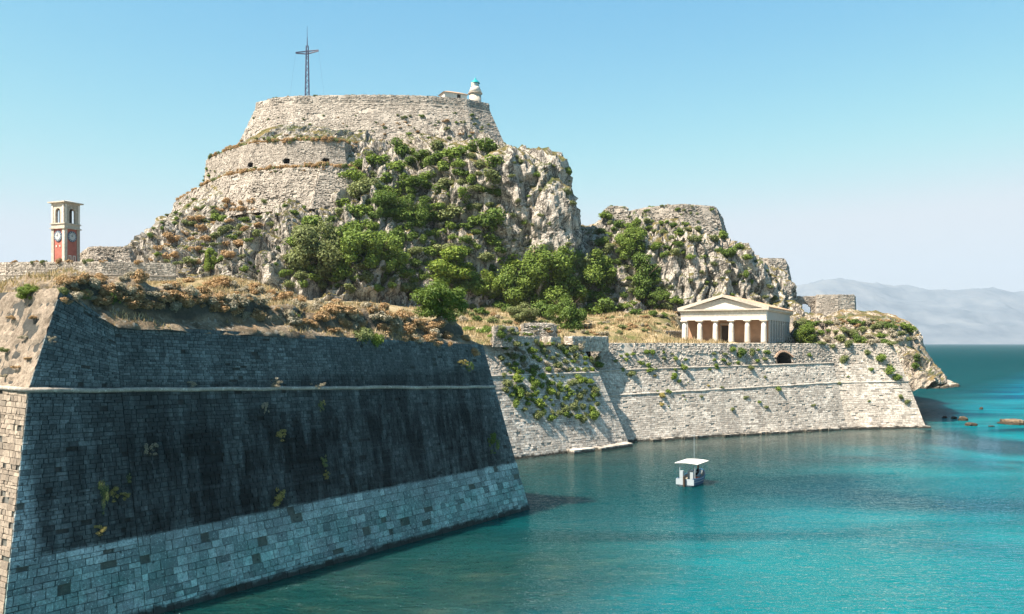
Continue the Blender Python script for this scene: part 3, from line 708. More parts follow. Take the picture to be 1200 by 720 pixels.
hill('rocky_hill', HC2, {
    180: [(8, 60), (24, 48), (34, 38), (40, 30), (43, 22)],
    215: [(8, 52), (20, 42), (30, 33), (36, 30), (40, 24), (43, 20)],
    245: [(8, 46), (18, 40), (24, 34), (32, 31), (36, 28.5), (40, 21), (43, 17)],
    270: [(8, 44), (16, 39), (22, 34), (30, 31.5), (36, 30), (38.5, 22), (43, 15)],
    295: [(8, 44), (16, 38), (22, 34), (30, 32), (34, 29), (38, 20), (43, 12)],
    320: [(8, 42), (16, 37), (22, 33), (28, 30), (31, 28), (33, 21), (38, 16), (43, 10)],
    345: [(8, 38), (18, 33), (24, 29), (30, 27), (32, 22), (34, 19), (41, 13), (43, 10)],
    360: [(8, 36), (20, 30), (30, 27), (32, 22.5), (34, 19.5), (41, 13), (43, 10)],
    450: [(8, 40), (30, 32), (43, 24)],
}, 8, 43, M['rock'], 0.55, 95, 211, amp=0.75)
HC3 = (67.0, 178.0)
hill('rocky_hill', HC3, {
    180: [(6, 34), (13, 26), (15, 22), (18, 12)], 225: [(6, 38), (13, 31), (15, 27), (17, 22), (18, 12)],
    270: [(6, 40), (12.5, 32), (14.5, 28), (17, 23), (18, 14)], 295: [(6, 26), (12, 22), (14.5, 20.5), (17.3, 18), (18, 11)], 318: [(6, 19), (12, 15.5), (15, 14), (17.5, 12), (18, 9)],
    360: [(6, 19), (12, 15.5), (15, 14), (17.6, 11.5), (18, 8)], 450: [(6, 60), (12, 40), (18, 10)],
}, 6, 18, M['ridge'], 0.8, 56, 311, amp=0.45)
HC4 = (112.0, 262.0)
hill('headland', HC4, {
    180: [(-2, 50), (6, 46), (12, 40), (17, 30)], 270: [(-2, 22), (3, 18), (8, 14), (17, 8)], 315: [(-2, 24), (2, 20), (6, 13), (12, 8), (17, 4)],
    360: [(-2, 25), (.8, 24), (1.6, 21.5), (3, 18), (7, 13), (13, 8.5), (17, 4)], 450: [(-2, 40), (17, 8)],
}, -2, 17, M['point'], 0.8, 70, 411, amp=0.34)

# ------------------------------------------------------------------ terreplein between the walls and the hills
CTRL = np.array([(-40, 58, 15.6), (-24, 50, 15.4), (-17, 52, 15.5), (-17.8, 66, 18.0), (-15.4, 70, 18.4), (-10.6, 76, 18.7), (-8.5, 80, 17.6), (-28, 68, 17.4), (-4, 84, 15.4), (-7, 72, 15.4), (-3, 76, 14.0), (0, 95, 13.6),
    (4.4, 110, 13.7), (8, 108, 12.9), (12, 122, 14.6), (19.6, 140, 16.6), (28.8, 165, 19.0), (28, 141, 12.8), (41, 136, 12.8), (47, 158, 12.8), (36, 162, 13), (20, 123, 12.7), (35, 131, 12.7), (50, 137, 12.7),
    (60, 140, 12.7), (66, 160, 14), (75, 200, 14), (0, 165, 19), (-35, 150, 20), (-52, 118, 19.5), (-75, 118, 19.5), (-78, 140, 25.6), (-90, 150, 25.6), (-60, 165, 25), (50, 180, 18), (-20, 100, 16), (-40, 90, 17)])
def ground_z(x, y):
    x = np.asarray(x, float); y = np.asarray(y, float)
    d2 = (x[..., None] - CTRL[:, 0]) ** 2 + (y[..., None] - CTRL[:, 1]) ** 2 + 1.0
    w = d2 ** -2.0; return (w * CTRL[:, 2]).sum(-1) / w.sum(-1)
def inside(x, y, poly):
    r = np.zeros(x.shape, bool); n = len(poly)
    for i in range(n):
        (x0, y0), (x1, y1) = poly[i], poly[(i + 1) % n]
        c = ((y0 > y) != (y1 > y)) & (x < (x1 - x0) * (y - y0) / (y1 - y0 + 1e-12) + x0); r ^= c
    return r
def terreplein():
    poly = list(offs(BAST, 5.0)) + [V2(-12, 90)] + list(offs(SPUR, 5.4))[:2] + list(offs(LONG, 5.2)) + [V2(95, 240), V2(-120, 240), V2(-120, 60)]
    xs = np.arange(-110, 96, 0.7); ys = np.arange(40, 230, 0.7); X, Y = np.meshgrid(xs, ys)
    Z = ground_z(X, Y); P = np.stack([X, Y, X * 0], -1); Z = Z + 0.35 * fbm(P / 5, 4, 90) + .15 * fbm(P / 1.4, 3, 95)
    def dist(P):
        best = np.full(X.shape, 1e9)
        for a, b in zip(P[:-1], P[1:]):
            d = b - a; L2 = d @ d; t = np.clip(((X - a[0]) * d[0] + (Y - a[1]) * d[1]) / L2, 0, 1)
            best = np.minimum(best, np.hypot(X - a[0] - t * d[0], Y - a[1] - t * d[1]))
        return best
    al = np.clip(((X - bA[0]) * u_[0] + (Y - bA[1]) * u_[1]) / 38.7, 0, 1)
    Z = np.minimum(Z, 15.9 - 1.9 * al + np.maximum(0, dist(BAST) - 8.0) * .42 + .15 * fbm(P / 1.4, 3, 95))
    Z = np.minimum(Z, 12.75 + np.maximum(0, np.minimum(dist(SPUR), dist(LONG)) - 6.6) * .5)
    ok = inside(X, Y, poly); nx = len(xs); i = np.arange(X.size).reshape(X.shape)
    keep = ok[:-1, :-1] | ok[:-1, 1:] | ok[1:, 1:] | ok[1:, :-1]
    f = np.stack([i[:-1, :-1], i[:-1, 1:], i[1:, 1:], i[1:, :-1]], -1)[keep]
    v = np.stack([X, Y, Z], -1).reshape(-1, 3)
    t = NT('dry_ground'); p = t.pos()
    c = t.ramp(t.noise(p, 0.20, 5, 0.6), (0.36, (0.10, 0.105, 0.035)), (0.50, (0.26, 0.20, 0.11)), (0.64, (0.42, 0.34, 0.22)))
    c = t.mix(t.ramp(t.noise(p, 2.5, 6, 0.75), (0.36, 0.7), (0.50, 0.0)), c, (0.07, 0.065, 0.03))
    obj('ground', v, f, t.pbsdf(c, 0.95, t.bump(t.noise(p, 4, 6, .75), 0.8, 0.3)), smooth=True, kind='structure'); rootable(v, f)
terreplein()
# ------------------------------------------------------------------ fort on the summit
def P2(px, d): return V2((px - 600) / 1000 * d, d)
def fort_wall(label, P, prof, mats, row, closed=False, miss=0.06, depth=0.16, jit=0.08, segs=None, cord=None, amp=0.25, holes=(), name='fort_wall', freq=.35):
    t = thing(name, label, 'wall', tuple(at(600, 402, 200) * 0 + np.array([P[0][0], P[0][1], prof[0][1] if not hasattr(prof[0][1], '__len__') else min(prof[0][1])])))
    hole = (lambda p: any(h(p) for h in holes)) if holes else None
    v, f = sheet(P, prof, 0.7, 0.6, closed, amp=amp, freq=freq, hole=hole); obj('wall_core', v, f, M['keep'], t); rootable(v, f)
    n = len(P); bl = []
    for (s0, z0), (s1, z1) in zip(prof[:-1], prof[1:]):
        a = ring(P, s0, z0, closed); b = ring(P, s1, z1, closed)
        for k in (segs if segs is not None else range(n if closed else n - 1)):
            k2 = (k + 1) % n
            bl += courses(a[k], a[k2], b[k2], b[k], row[0] * .56, row[1] * .62, 0.035, depth * .6, jit * .5, miss, hole, .4, out=amp * .35, erode=.42)
    v, f = join_blocks(bl); obj('facing_stones', v, f, mats, t, kind='stuff')
    for (s, z, r) in (cord or ()):
        v, f = molding(P, s, z, r); obj('string_course', v, f, M['keep'], t, smooth=True)
    return t
KEEP = [P2(303, 217), P2(322, 213.5), P2(350, 211.5), P2(440, 210.5), P2(500, 211.5), P2(545, 214), P2(570, 218), P2(560, 246), P2(330, 246)]
kb = 0.40; kz = 74.0
fort_wall('broad round stone keep with a parapet crowning the rocky hill', KEEP,
    [(-(kz - 58) * kb, 58), (-0.9, kz - 2.2), (-.75, kz - 2.1), (-.55, kz), (.7, kz), (.8, kz - .6), (6, kz - .7)], M['keep'], (0.55, 1.0), closed=True, segs=range(0, 7), cord=[(-1.0, kz - 2.3, .16)], depth=.2, jit=.1, amp=.16, name='keep')
T2 = [P2(240, 213), P2(262, 203), P2(294, 194), P2(336, 190), P2(382, 189.5), P2(405, 190.5), P2(420, 199)]
d2 = [(T2[k + 1] - T2[k]) / np.linalg.norm(T2[k + 1] - T2[k]) for k in range(len(T2) - 1)]
zt2 = [58.6, 58.6, 58.4, 58.0, 57.9, 57.9, 58.3]
holes2 = []
for px in (294, 336, 382):
    k = min(range(len(T2) - 1), key=lambda i: abs((T2[i][0] / T2[i][1] + T2[i + 1][0] / T2[i + 1][1]) / 2 * 1000 + 600 - px - 6))
    kk = (px - 600) / 1000; o0 = T2[k]; s = (kk * o0[1] - o0[0]) / (d2[k][0] - kk * d2[k][1]); c = o0 + d2[k] * s
    holes2.append((np.array([c[0], c[1], 52.7]), d2[k]))
tw = fort_wall('curved terrace wall with three small dark arches below the keep', T2,
    [(-.9, 50), (0, 54), (.35, zt2), (1.4, np.array(zt2) + .05), (8, np.array(zt2) + .4)], M['keep'], (0.5, 0.9), holes=[arch_hole(c, d, 1.9, 1.5) for c, d in holes2], segs=range(6), depth=.14, jit=.06, amp=.12)
for c, d in holes2: niche(tw, c, d, 1.9, 1.5, 2.2, M['dark'], M['keep'], .3, .07)
T3 = [P2(205, 217), P2(232, 204), P2(262, 195), P2(300, 187), P2(340, 183.5), P2(374, 182.5), P2(376, 181.4), P2(412, 182.5), P2(418, 191)]
zt3 = [48.6, 49.9, 50.9, 50.6, 50.5, 50.6, 50.6, 50.3, 51.0]
zb3 = [40, 40.5, 41, 41, 41, 41, 41, 40, 40]
fort_wall('weathered lower terrace wall with a thin string course under the arched wall', T3,
    [(-2.6, zb3), (-.5, np.array(zt3) - 2.0), (-.4, np.array(zt3) - 1.9), (0, zt3), (1.2, zt3), (7, np.array(zt3) + .8)], M['keep'], (0.5, 0.85), miss=.12, depth=.16, jit=.1, cord=[(-.6, np.array(zt3) - 2.0, .15)], amp=.5)
T4 = [P2(708, 203), P2(712, 198), P2(734, 197.5), P2(736, 200), P2(760, 198), P2(800, 196), P2(838, 197), P2(846, 210)]
zt4 = [44.2, 44.3, 44.3, 43.5, 44.2, 44.6, 44.2, 43.5]
fort_wall('ragged grey fort wall on top of the lower hill behind the temple', T4,
    [(-2.2, 36), (-.3, np.array(zt4) - 1.5), (0, zt4), (1.4, np.array(zt4) + .1), (6, np.array(zt4) - .3)], M['keep'], (0.45, 0.8), miss=.14, depth=.2, jit=.12, amp=.7, freq=.25)
T5 = [P2(884, 203), P2(887, 197), P2(900, 195.5), P2(919, 196.5), P2(923, 212)]
fort_wall('tall sloping stone bastion end standing out beside the temple roof', T5,
    [(-2.6, 17), (-.3, 31), (0, 32.2), (1, 32.3), (5, 32.0)], M['keep'], (0.45, 0.8), miss=.1, depth=.16, jit=.09, amp=.4)
# low ruins on the headland ridge
T6 = [P2(955, 206), P2(957, 200), P2(982, 199), P2(1001, 199.5), P2(1002.5, 207), P2(956, 210)]
fort_wall('square roofless stone ruin standing on the headland ridge', T6, [(-.25, 17.5), (0, 23.4), (.02, 24.2), (.7, 24.2), (.75, 21)], M['keep'], (0.5, 0.9), closed=True, miss=.05, depth=.12, jit=.05, amp=.12, name='ruin')
T7 = [P2(926, 206), P2(927, 202), P2(957, 203)]
dd7 = (T7[2] - T7[1]) / np.linalg.norm(T7[2] - T7[1]); c7 = T7[1] + dd7 * 3.7
tr = fort_wall('broken low wall with an open arch beside the square ruin', T7, [(-.2, 16.0), (0, 22.5), (.02, 24.0), (.7, 24.0), (.72, 17)], M['keep'], (0.4, 0.6), miss=.1, depth=.14, jit=.08, amp=.12, name='ruin', holes=[arch_hole(np.array([c7[0], c7[1], 19.6]), dd7, 2.9, 2.9), arch_hole(np.array([c7[0] - .4, c7[1] + .75, 19.6]), dd7, 2.9, 2.9)])
# parapet walls on the left
T8 = [P2(-40, 122), P2(8, 119), P2(120, 118), P2(206, 121)]
fort_wall('long low pale parapet wall in front of the clock tower', T8, [(-.3, 18.5), (-.05, 23.2), (0, 24.2), (.8, 24.2), (1.0, 19)], M['rubble'], (0.4, 0.6), miss=.08, depth=.06, jit=.04, amp=.12, cord=[(-.12, 22.4, .10)])
T9 = [P2(94, 150), P2(104, 146), P2(152, 146), P2(158, 158)]
fort_wall('low ruined rubble wall between the clock tower and the hill', T9, [(-.8, 24.5), (-.1, 28), (0, [28.6, 29.2, 29.2, 29]), (1, [28.6, 29.4, 29.3, 29])], M['keep'], (0.4, 0.7), miss=.12, depth=.2, jit=.1, amp=.4)
# retaining walls behind the sea wall
T10 = [P2(690, 142), P2(696, 138), P2(754, 139), P2(758, 140), P2(800, 152)]
fort_wall('low rough retaining wall on the terrace left of the temple', T10, [(-.2, 12.2), (0, 15.0), (.8, 15.1), (1.2, 13)], M['rubble'], (0.35, 0.6), miss=.06, depth=.1, jit=.05, amp=.1)
T11 = [P2(577, 101), P2(579, 99), P2(605, 100), P2(607, 103)]
fort_wall('small block of ruined wall above the corner of the black bastion', T11, [(-.2, 12.5), (0, 14.9), (1, 15.0), (1.1, 12.8)], M['rubble'], (0.3, 0.5), miss=.06, depth=.1, jit=.05, amp=.1)
T12 = [P2(611, 111), P2(613, 108), P2(648, 109), P2(651, 112)]
fort_wall('pale broken wall stub behind the battlements', T12, [(-.3, 12.5), (0, 15.3), (1, 15.4), (1.2, 13)], M['rubble'], (0.32, 0.6), miss=.1, depth=.14, jit=.07, amp=.25)

# ------------------------------------------------------------------ temple
M['white'] = masonry('white_plaster', (0.74, 0.69, 0.62), (0.66, 0.61, 0.55), (0.36, 0.31, 0.26), soot=.25, tide=False, grit=3.0, bumpy=.15)
M['cream'] = masonry('cream_stone', (0.62, 0.56, 0.48), (0.50, 0.45, 0.385), (0.20, 0.17, 0.14), soot=.4, tide=False, grit=3.0, bumpy=.25)
M['ochre'] = plain('ochre_wall', (0.40, 0.245, 0.16), 0.85, 0.45, 0.9, 0.2)
M['shadewall'] = plain('shaded_side_wall', (0.34, 0.335, 0.325), 0.85, 0.18, 1.2, 0.2)  # shade of the temple sides put into the colour; front stays white
M['tile'] = plain('roof_tile', (0.36, 0.245, 0.165), 0.85, 0.30, 2.0, 0.3)
M['wood'] = plain('dark_wood', (0.05, 0.035, 0.025), 0.6, 0.3, 3)
def temple():
    ph = 28.0
    t = thing('temple', 'white Doric temple church with six columns and a pediment on the sea wall', 'temple', (34.55, 140.0, 12.75), R(-ph))
    Wd, L = 14.0, 21.0; h0 = 0.25; hc = 4.0; he = 5.6; hp = 2.1
    MB().box(-Wd / 2 - .25, Wd / 2 + .25, -.25, L + .25, -1.2, 0.12).box(-Wd / 2 - .05, Wd / 2 + .05, -.05, L + .05, .12, h0).build('stylobate', M['cream'], t)
    for k in range(6):
        x = -Wd / 2 + .48 + k * (Wd - .96) / 5
        c = MB().lathe([(.46, h0), (.46, h0 + .3), (.45, 1.4), (.41, 2.8), (.37, hc - .35)], 20, (x, .5)).build('column', M['white'], t, smooth=True)
        for p in c.data.polygons: p.use_smooth = len(p.vertices) == 4
        m = MB().lathe([(.37, hc - .36), (.42, hc - .30), (.56, hc - .17)], 20, (x, .5)).box(x - .58, x + .58, -.08, 1.08, hc - .17, hc)
        m.build('capital', M['white'], c)
    MB().box(-Wd / 2, Wd / 2, 0.04, .96, hc, he - .05).box(-Wd / 2 - .05, Wd / 2 + .05, -.02, 1.0, hc + .75, hc + .83).build('entablature', M['white'], t)
    e = MB().box(-Wd / 2 + .02, -Wd / 2 + .9, .96, L, hc, he - .052).box(Wd / 2 - .9, Wd / 2 - .02, .96, L, hc, he - .052).build('side_entablature', M['shadewall'], t)
    # cella: porch back wall, side walls with engaged pilasters and tall blind windows
    MB().box(-Wd / 2 + .3, Wd / 2 - .3, 3.2, 3.6, h0, he - .1).build('porch_wall', M['ochre'], t)
    MB().box(-Wd / 2 + .5, Wd / 2 - .5, .96, 3.2, he - .35, he - .15).build('porch_ceiling', M['cream'], t)
    dr = MB().box(-.95, .95, 3.12, 3.25, h0, 3.1).build('door', M['wood'], t)
    MB().box(-1.15, -.95, 3.05, 3.22, h0, 3.3).box(.95, 1.15, 3.05, 3.22, h0, 3.3).box(-1.15, 1.15, 3.05, 3.22, 3.3, 3.5).build('door_frame', M['cream'], dr)
    MB().box(-Wd / 2 + .3, -Wd / 2 + .8, 3.6, L - .3, h0, he - .1).build('wall', M['shadewall'], t)
    MB().box(Wd / 2 - .8, Wd / 2 - .3, 3.6, L - .3, h0, he - .1).build('wall', M['shadewall'], t)
    MB().box(-Wd / 2 + .3, Wd / 2 - .3, L - .5, L - .1, h0, he - .1).build('wall', M['shadewall'], t)
    for s in (-1, 1):
        xo = s * (Wd / 2 - .3)
        for k in range(9):
            y = 3.4 + k * (L - 3.9) / 8
            MB().box(min(xo, xo + s * .25), max(xo, xo + s * .25), y - .3, y + .3, h0, hc - .002).build('pilaster', M['shadewall'], t)
        for k in range(8):
            y = 3.4 + (k + .5) * (L - 3.9) / 8
            w = MB().box(min(xo, xo + s * .05), max(xo, xo + s * .05), y - .42, y + .42, 1.1, 3.4).build('window', M['wood'], t)
            MB().box(min(xo, xo + s * .12), max(xo, xo + s * .12), y - .55, y + .55, .95, 1.1).box(min(xo, xo + s * .12), max(xo, xo + s * .12), y - .55, y + .55, 3.4, 3.55).build('window_trim', M['shadewall'], w)
    # cornice, pediment, roof
    MB().box(-Wd / 2 - .45, Wd / 2 + .45, -.45, L + .45, he - .05, he + .2).box(-Wd / 2 - .25, Wd / 2 + .25, -.25, L + .25, he - .2, he - .05).build('cornice', M['cream'], t)
    x1 = Wd / 2 + .1
    MB().prism([(-x1, he + .2), (x1, he + .2), (0, he + .2 + hp - .35)], .15, .6).build('tympanum', M['white'], t)
    for s in (-1, 1):
        a = Wd / 2 + .5
        q = [(s * a, he + .2), (s * a, he + .5), (0, he + .5 + hp), (0, he + .2 + hp - .15), (s * (a - .9), he + .2)]
        MB().prism(q if s > 0 else q[::-1], -.42, .15).build('raking_cornice', M['cream'], t)
    for s in (-1, 1):
        a = Wd / 2 + .5
        q = [(s * a, he + .21), (s * a, he + .42), (0, he + .42 + hp), (0, he + .21 + hp - .1)]
        rf = MB().prism(q if s > 0 else q[::-1], .16, L + .42).build('roof', M['tile'], t)
        m = MB(); n = 46
        for k in range(n):
            y = .3 + k * (L - .2) / n; m.tube((s * a, y, he + .43), (0, y, he + .43 + hp), .09, .09, 5)
        o = m.build('tile_ribs', M['tile'], rf, kind='stuff')
    MB().prism([(-x1, he + .2), (x1, he + .2), (0, he + .2 + hp - .3)], L - .3, L + .1).build('tympanum', M['white'], t)
    MB().box(-.2, .2, -.35, .3, he + .45 + hp, he + .6 + hp).build('acroterion', M['cream'], t)
temple()

# ------------------------------------------------------------------ clock tower
M['redwall'] = plain('red_render', (0.34, 0.115, 0.09), 0.85, 0.5, 1.2, 0.2)
M['clock'] = plain('clock_face', (0.40, 0.42, 0.43), 0.5, 0.05)
M['clockblue'] = plain('clock_blue', (0.06, 0.10, 0.16), 0.5, 0.1)
M['iron'] = plain('dark_iron', (0.03, 0.03, 0.04), 0.5, 0.2)
def clock_tower():
    c = at(77, 308, 140); t = thing('clock_tower', 'slender red and white stone clock tower with an open belfry', 'tower', (c[0], c[1], 25.4), R(-22.4)); t.scale = (.9, .9, .96)
    w = 1.65; zb = 0.0; zc = 6.4; zs = 7.1; zt = 10.7
    MB().box(-w + .12, w - .12, -w + .12, w - .12, -.8, zc).build('shaft', M['redwall'], t)
    for sx in (-1, 1):
        for sy in (-1, 1):
            x0, x1 = sorted((sx * (w - .62), sx * w)); y0, y1 = sorted((sy * (w - .62), sy * w))
            MB().box(x0, x1, y0, y1, -.8, zc).build('corner_pilaster', M['cream'], t)
    MB().box(-w - .2, w + .2, -w - .2, w + .2, zc, zc + .2).box(-w, w, -w, w, zc + .2, zs + .1).box(-w - .15, w + .15, -w - .15, w + .15, zs + .1, zs + .28).build('cornice', M['cream'], t)
    # belfry: four corner piers, arched openings
    for k in range(4):
        a = k * math.pi / 2; ca, sa = math.cos(a), math.sin(a)
        pts = [(-w, 0), (-.62, 0)] + [(-.62 * math.cos(q), 1.9 + .62 * math.sin(q)) for q in np.linspace(0, math.pi, 9)] + [(.62, 0), (w, 0), (w, 3.2), (-w, 3.2)]
        e = .004 * k
        m = MB().prism([(x, z + zs + .28) for x, z in pts], -w + e, -w + .4 + e)
        m.v = [(x * ca - y * sa, x * sa + y * ca, z) for x, y, z in m.v]; m.build('belfry_wall', M['cream'], t)
        for sx in (-1, 1):
            m = MB().box(sx * 1.35 - .17, sx * 1.35 + .17, -w - .1, -w - .002, zs + .28, zs + 3.4)
            m.v = [(x * ca - y * sa, x * sa + y * ca, z) for x, y, z in m.v]; m.build('belfry_pilaster', M['white'], t)
    MB().box(-.72, .72, -.72, .72, zs + .28, zs + 3.4).build('arch_shade_block', M['dark'], t)  # added dark block, makes the arches look shaded inside
    MB().lathe([(.05, 10.1), (.35, 10.0), (.42, 9.4), (.62, 9.0)], 14).build('bell', M['iron'], t, smooth=True)
    MB().box(-w, w, -w, w, zs + 3.48, zs + 3.7).box(-w - .45, w + .45, -w - .45, w + .45, zs + 3.7, zs + 3.9).build('top_cornice', M['cream'], t)
    MB().add([(-w - .3, -w - .3, zs + 3.9), (w + .3, -w - .3, zs + 3.9), (w + .3, w + .3, zs + 3.9), (-w - .3, w + .3, zs + 3.9), (0, 0, zs + 4.35)], [(0, 1, 4), (1, 2, 4), (2, 3, 4), (3, 0, 4), (3, 2, 1, 0)]).build('roof', M['cream'], t)
    def onface(m, k): 
        a = k * math.pi / 2; ca, sa = math.cos(a), math.sin(a); m.v = [(x * ca - y * sa, x * sa + y * ca, z) for x, y, z in m.v]; return m
    def disc(r, y0, y1, z):
        n = 24; return [(r * math.cos(2 * math.pi * k / n), z + r * math.sin(2 * math.pi * k / n)) for k in range(n)], y0, y1
    for k in range(4):
        rim = onface(MB().prism(*disc(.92, -w - .01, -w + .2, 5.15)), k).build('clock', M['clockblue'] , t)
        onface(MB().prism(*disc(.62, -w - .05, -w - .012, 5.15)), k).build('dial', M['clock'], rim)
        m = MB()
        for q in range(12):
            a = q * math.pi / 6; m.box(.76 * math.sin(a) - .07, .76 * math.sin(a) + .07, -w - .04, -w - .012, 5.15 + .76 * math.cos(a) - .07, 5.15 + .76 * math.cos(a) + .07)
        onface(m, k).build('hour_marks', M['clock'], rim)
        m = MB().tube((0, -w - .07, 5.15), (.10, -w - .07, 5.65), .035).tube((0, -w - .07, 5.15), (-.32, -w - .07, 5.3), .045)
        onface(m, k).build('hands', M['iron'], rim)
        for sx in (-.45, .45):
            m = MB(); z0 = 1.0 if k != 0 else 3.3
            if k == 0: m.box(sx - .12, sx + .12, -w + .05, -w + .119, z0, z0 + .35)
            else: m.box(sx - .3, sx - .16, -w + .02, -w + .119, z0, z0 + .8).box(sx + .16, sx + .3, -w + .02, -w + .119, z0, z0 + .8).box(sx - .3, sx + .3, -w + .02, -w + .119, z0 + .8, z0 + .94)
            onface(m, k).build('window_frame', M['white'], t)
clock_tower()

# ------------------------------------------------------------------ iron cross mast
def cross():
    c = at(360, 112, 216); t = thing('cross_mast', 'tall thin lattice iron cross on the keep roof', 'cross', (c[0], c[1], 73.2))
    h = 15.0; w0, w1 = .50, .24
    for sx in (-1, 1):
        for sy in (-1, 1): MB().tube((sx * w0, sy * w0, 0), (sx * w1, sy * w1, h), .10).build('mast_leg', M['ironblue'], t)
    m = MB(); n = 20
    for k in range(n):
        z0, z1 = h * k / n, h * (k + 1) / n; a0 = w0 + (w1 - w0) * k / n; a1 = w0 + (w1 - w0) * (k + 1) / n; s = 1 if k % 2 else -1
        for q in range(4):
            x0, y0 = [(-1, -1), (1, -1), (1, 1), (-1, 1)][q]; x1, y1 = [(1, -1), (1, 1), (-1, 1), (-1, -1)][q]
            if s < 0: x0, y0, x1, y1 = x1, y1, x0, y0
            m.tube((x0 * a0, y0 * a0, z0), (x1 * a1, y1 * a1, z1), .055, n=4)
    m.build('bracing', M['ironblue'], t)
    MB().tube((0, 0, h), (0, 0, h + 2.2), .16, .10).build('mast_top', M['ironblue'], t); MB().tube((0, 0, h + 2.2), (0, 0, h + 5.0), .07, .04).build('finial', M['ironblue'], t)
    for s in (-1, 1):
        zz = 13.4; m = MB(); L = 2.9; lift = .3 * s
        for dy in (-.2, .2): m.tube((0, dy, zz + .22), (s * L, dy, zz + .2 + lift), .09, n=5).tube((0, dy, zz - .5), (s * L, dy, zz + lift), .09, n=5)
        for k in range(7):
            xa = s * L * k / 7; xb = s * L * (k + 1) / 7; m.tube((xa, -.2, zz - .5 * (1 - k / 7) + lift * k / 7), (xb, -.2, zz + .2 + lift * (k + 1) / 7), .035, n=4)
        m.build('cross_arm', M['ironblue'], t)
        MB().tube((s * L, 0, zz), (s * 4.6, 0, .4), .012, n=4).build('guy_wire', M['ironblue'], t)
    MB().box(-.7, .7, -.7, .7, -.4, .25).build('base', M['cream'], t)
M['ironblue'] = plain('painted_iron', (0.075, 0.08, 0.13), 0.5, 0.2)
cross()

# ------------------------------------------------------------------ lighthouse and keeper's hut
M['teal'] = plain('teal_paint', (0.02, 0.27, 0.30), 0.45, 0.1)
gt = NT('lantern_glass'); gt.pbsdf((0.25, 0.40, 0.45), 0.08, IOR=1.45, **{'Specular IOR Level': 0.5}); M['glass'] = gt.m
def lighthouse():
    c = at(557, 122, 219); t = thing('lighthouse', 'small white lighthouse with a teal lantern roof on the keep', 'lighthouse', (c[0], c[1], 72.0))
    MB().lathe([(1.62, 0), (1.5, 4.6)], 28).build('tower', M['cream'], t, smooth=True)
    MB().lathe([(1.5, 4.6), (1.85, 4.9), (1.85, 5.05)], 28).build('gallery', M['cream'], t)
    MB().lathe([(1.78, 5.05), (1.2, 6.4), (1.15, 6.6)], 28).build('drum', M['white'], t, smooth=True)
    g = MB().lathe([(.88, 6.6), (.88, 7.55)], 16).build('lantern', M['glass'], t)
    for k in range(8):
        a = k * math.pi / 4; MB().tube((.92 * math.cos(a), .92 * math.sin(a), 6.6), (.92 * math.cos(a), .92 * math.sin(a), 7.6), .05, n=5).build('glazing_bar', M['white'], g)
    MB().box(-1.05, -.2, -1.0, .6, 6.6, 7.6).build('screen', M['white'], t)
    MB().lathe([(1.18, 7.55), (1.15, 7.7), (.75, 8.2), (.25, 8.55), (.25, 8.8), (.1, 9.1)], 18).build('dome', M['teal'], t, smooth=True)
    c = at(531, 118, 216); t = thing('hut', 'low hut with pale wall and shallow tiled roof beside the lighthouse', 'hut', (c[0], c[1], 73.7), R(25))
    MB().box(-3.0, 3.0, -1.8, 1.8, -.5, 2.0).build('wall', M['white'], t)
    rf = MB().add([(-3.4, -2.2, 2.0), (3.4, -2.2, 2.0), (3.4, 2.2, 2.0), (-3.4, 2.2, 2.0), (-1.6, 0, 2.9), (1.6, 0, 2.9)], [(0, 1, 5, 4), (1, 2, 5), (2, 3, 4, 5), (3, 0, 4), (3, 2, 1, 0)]).build('roof', M['tile'], t)
    MB().box(.4, 1.3, -1.86, -1.79, .3, 1.8).build('door', M['wood'], t)
lighthouse()

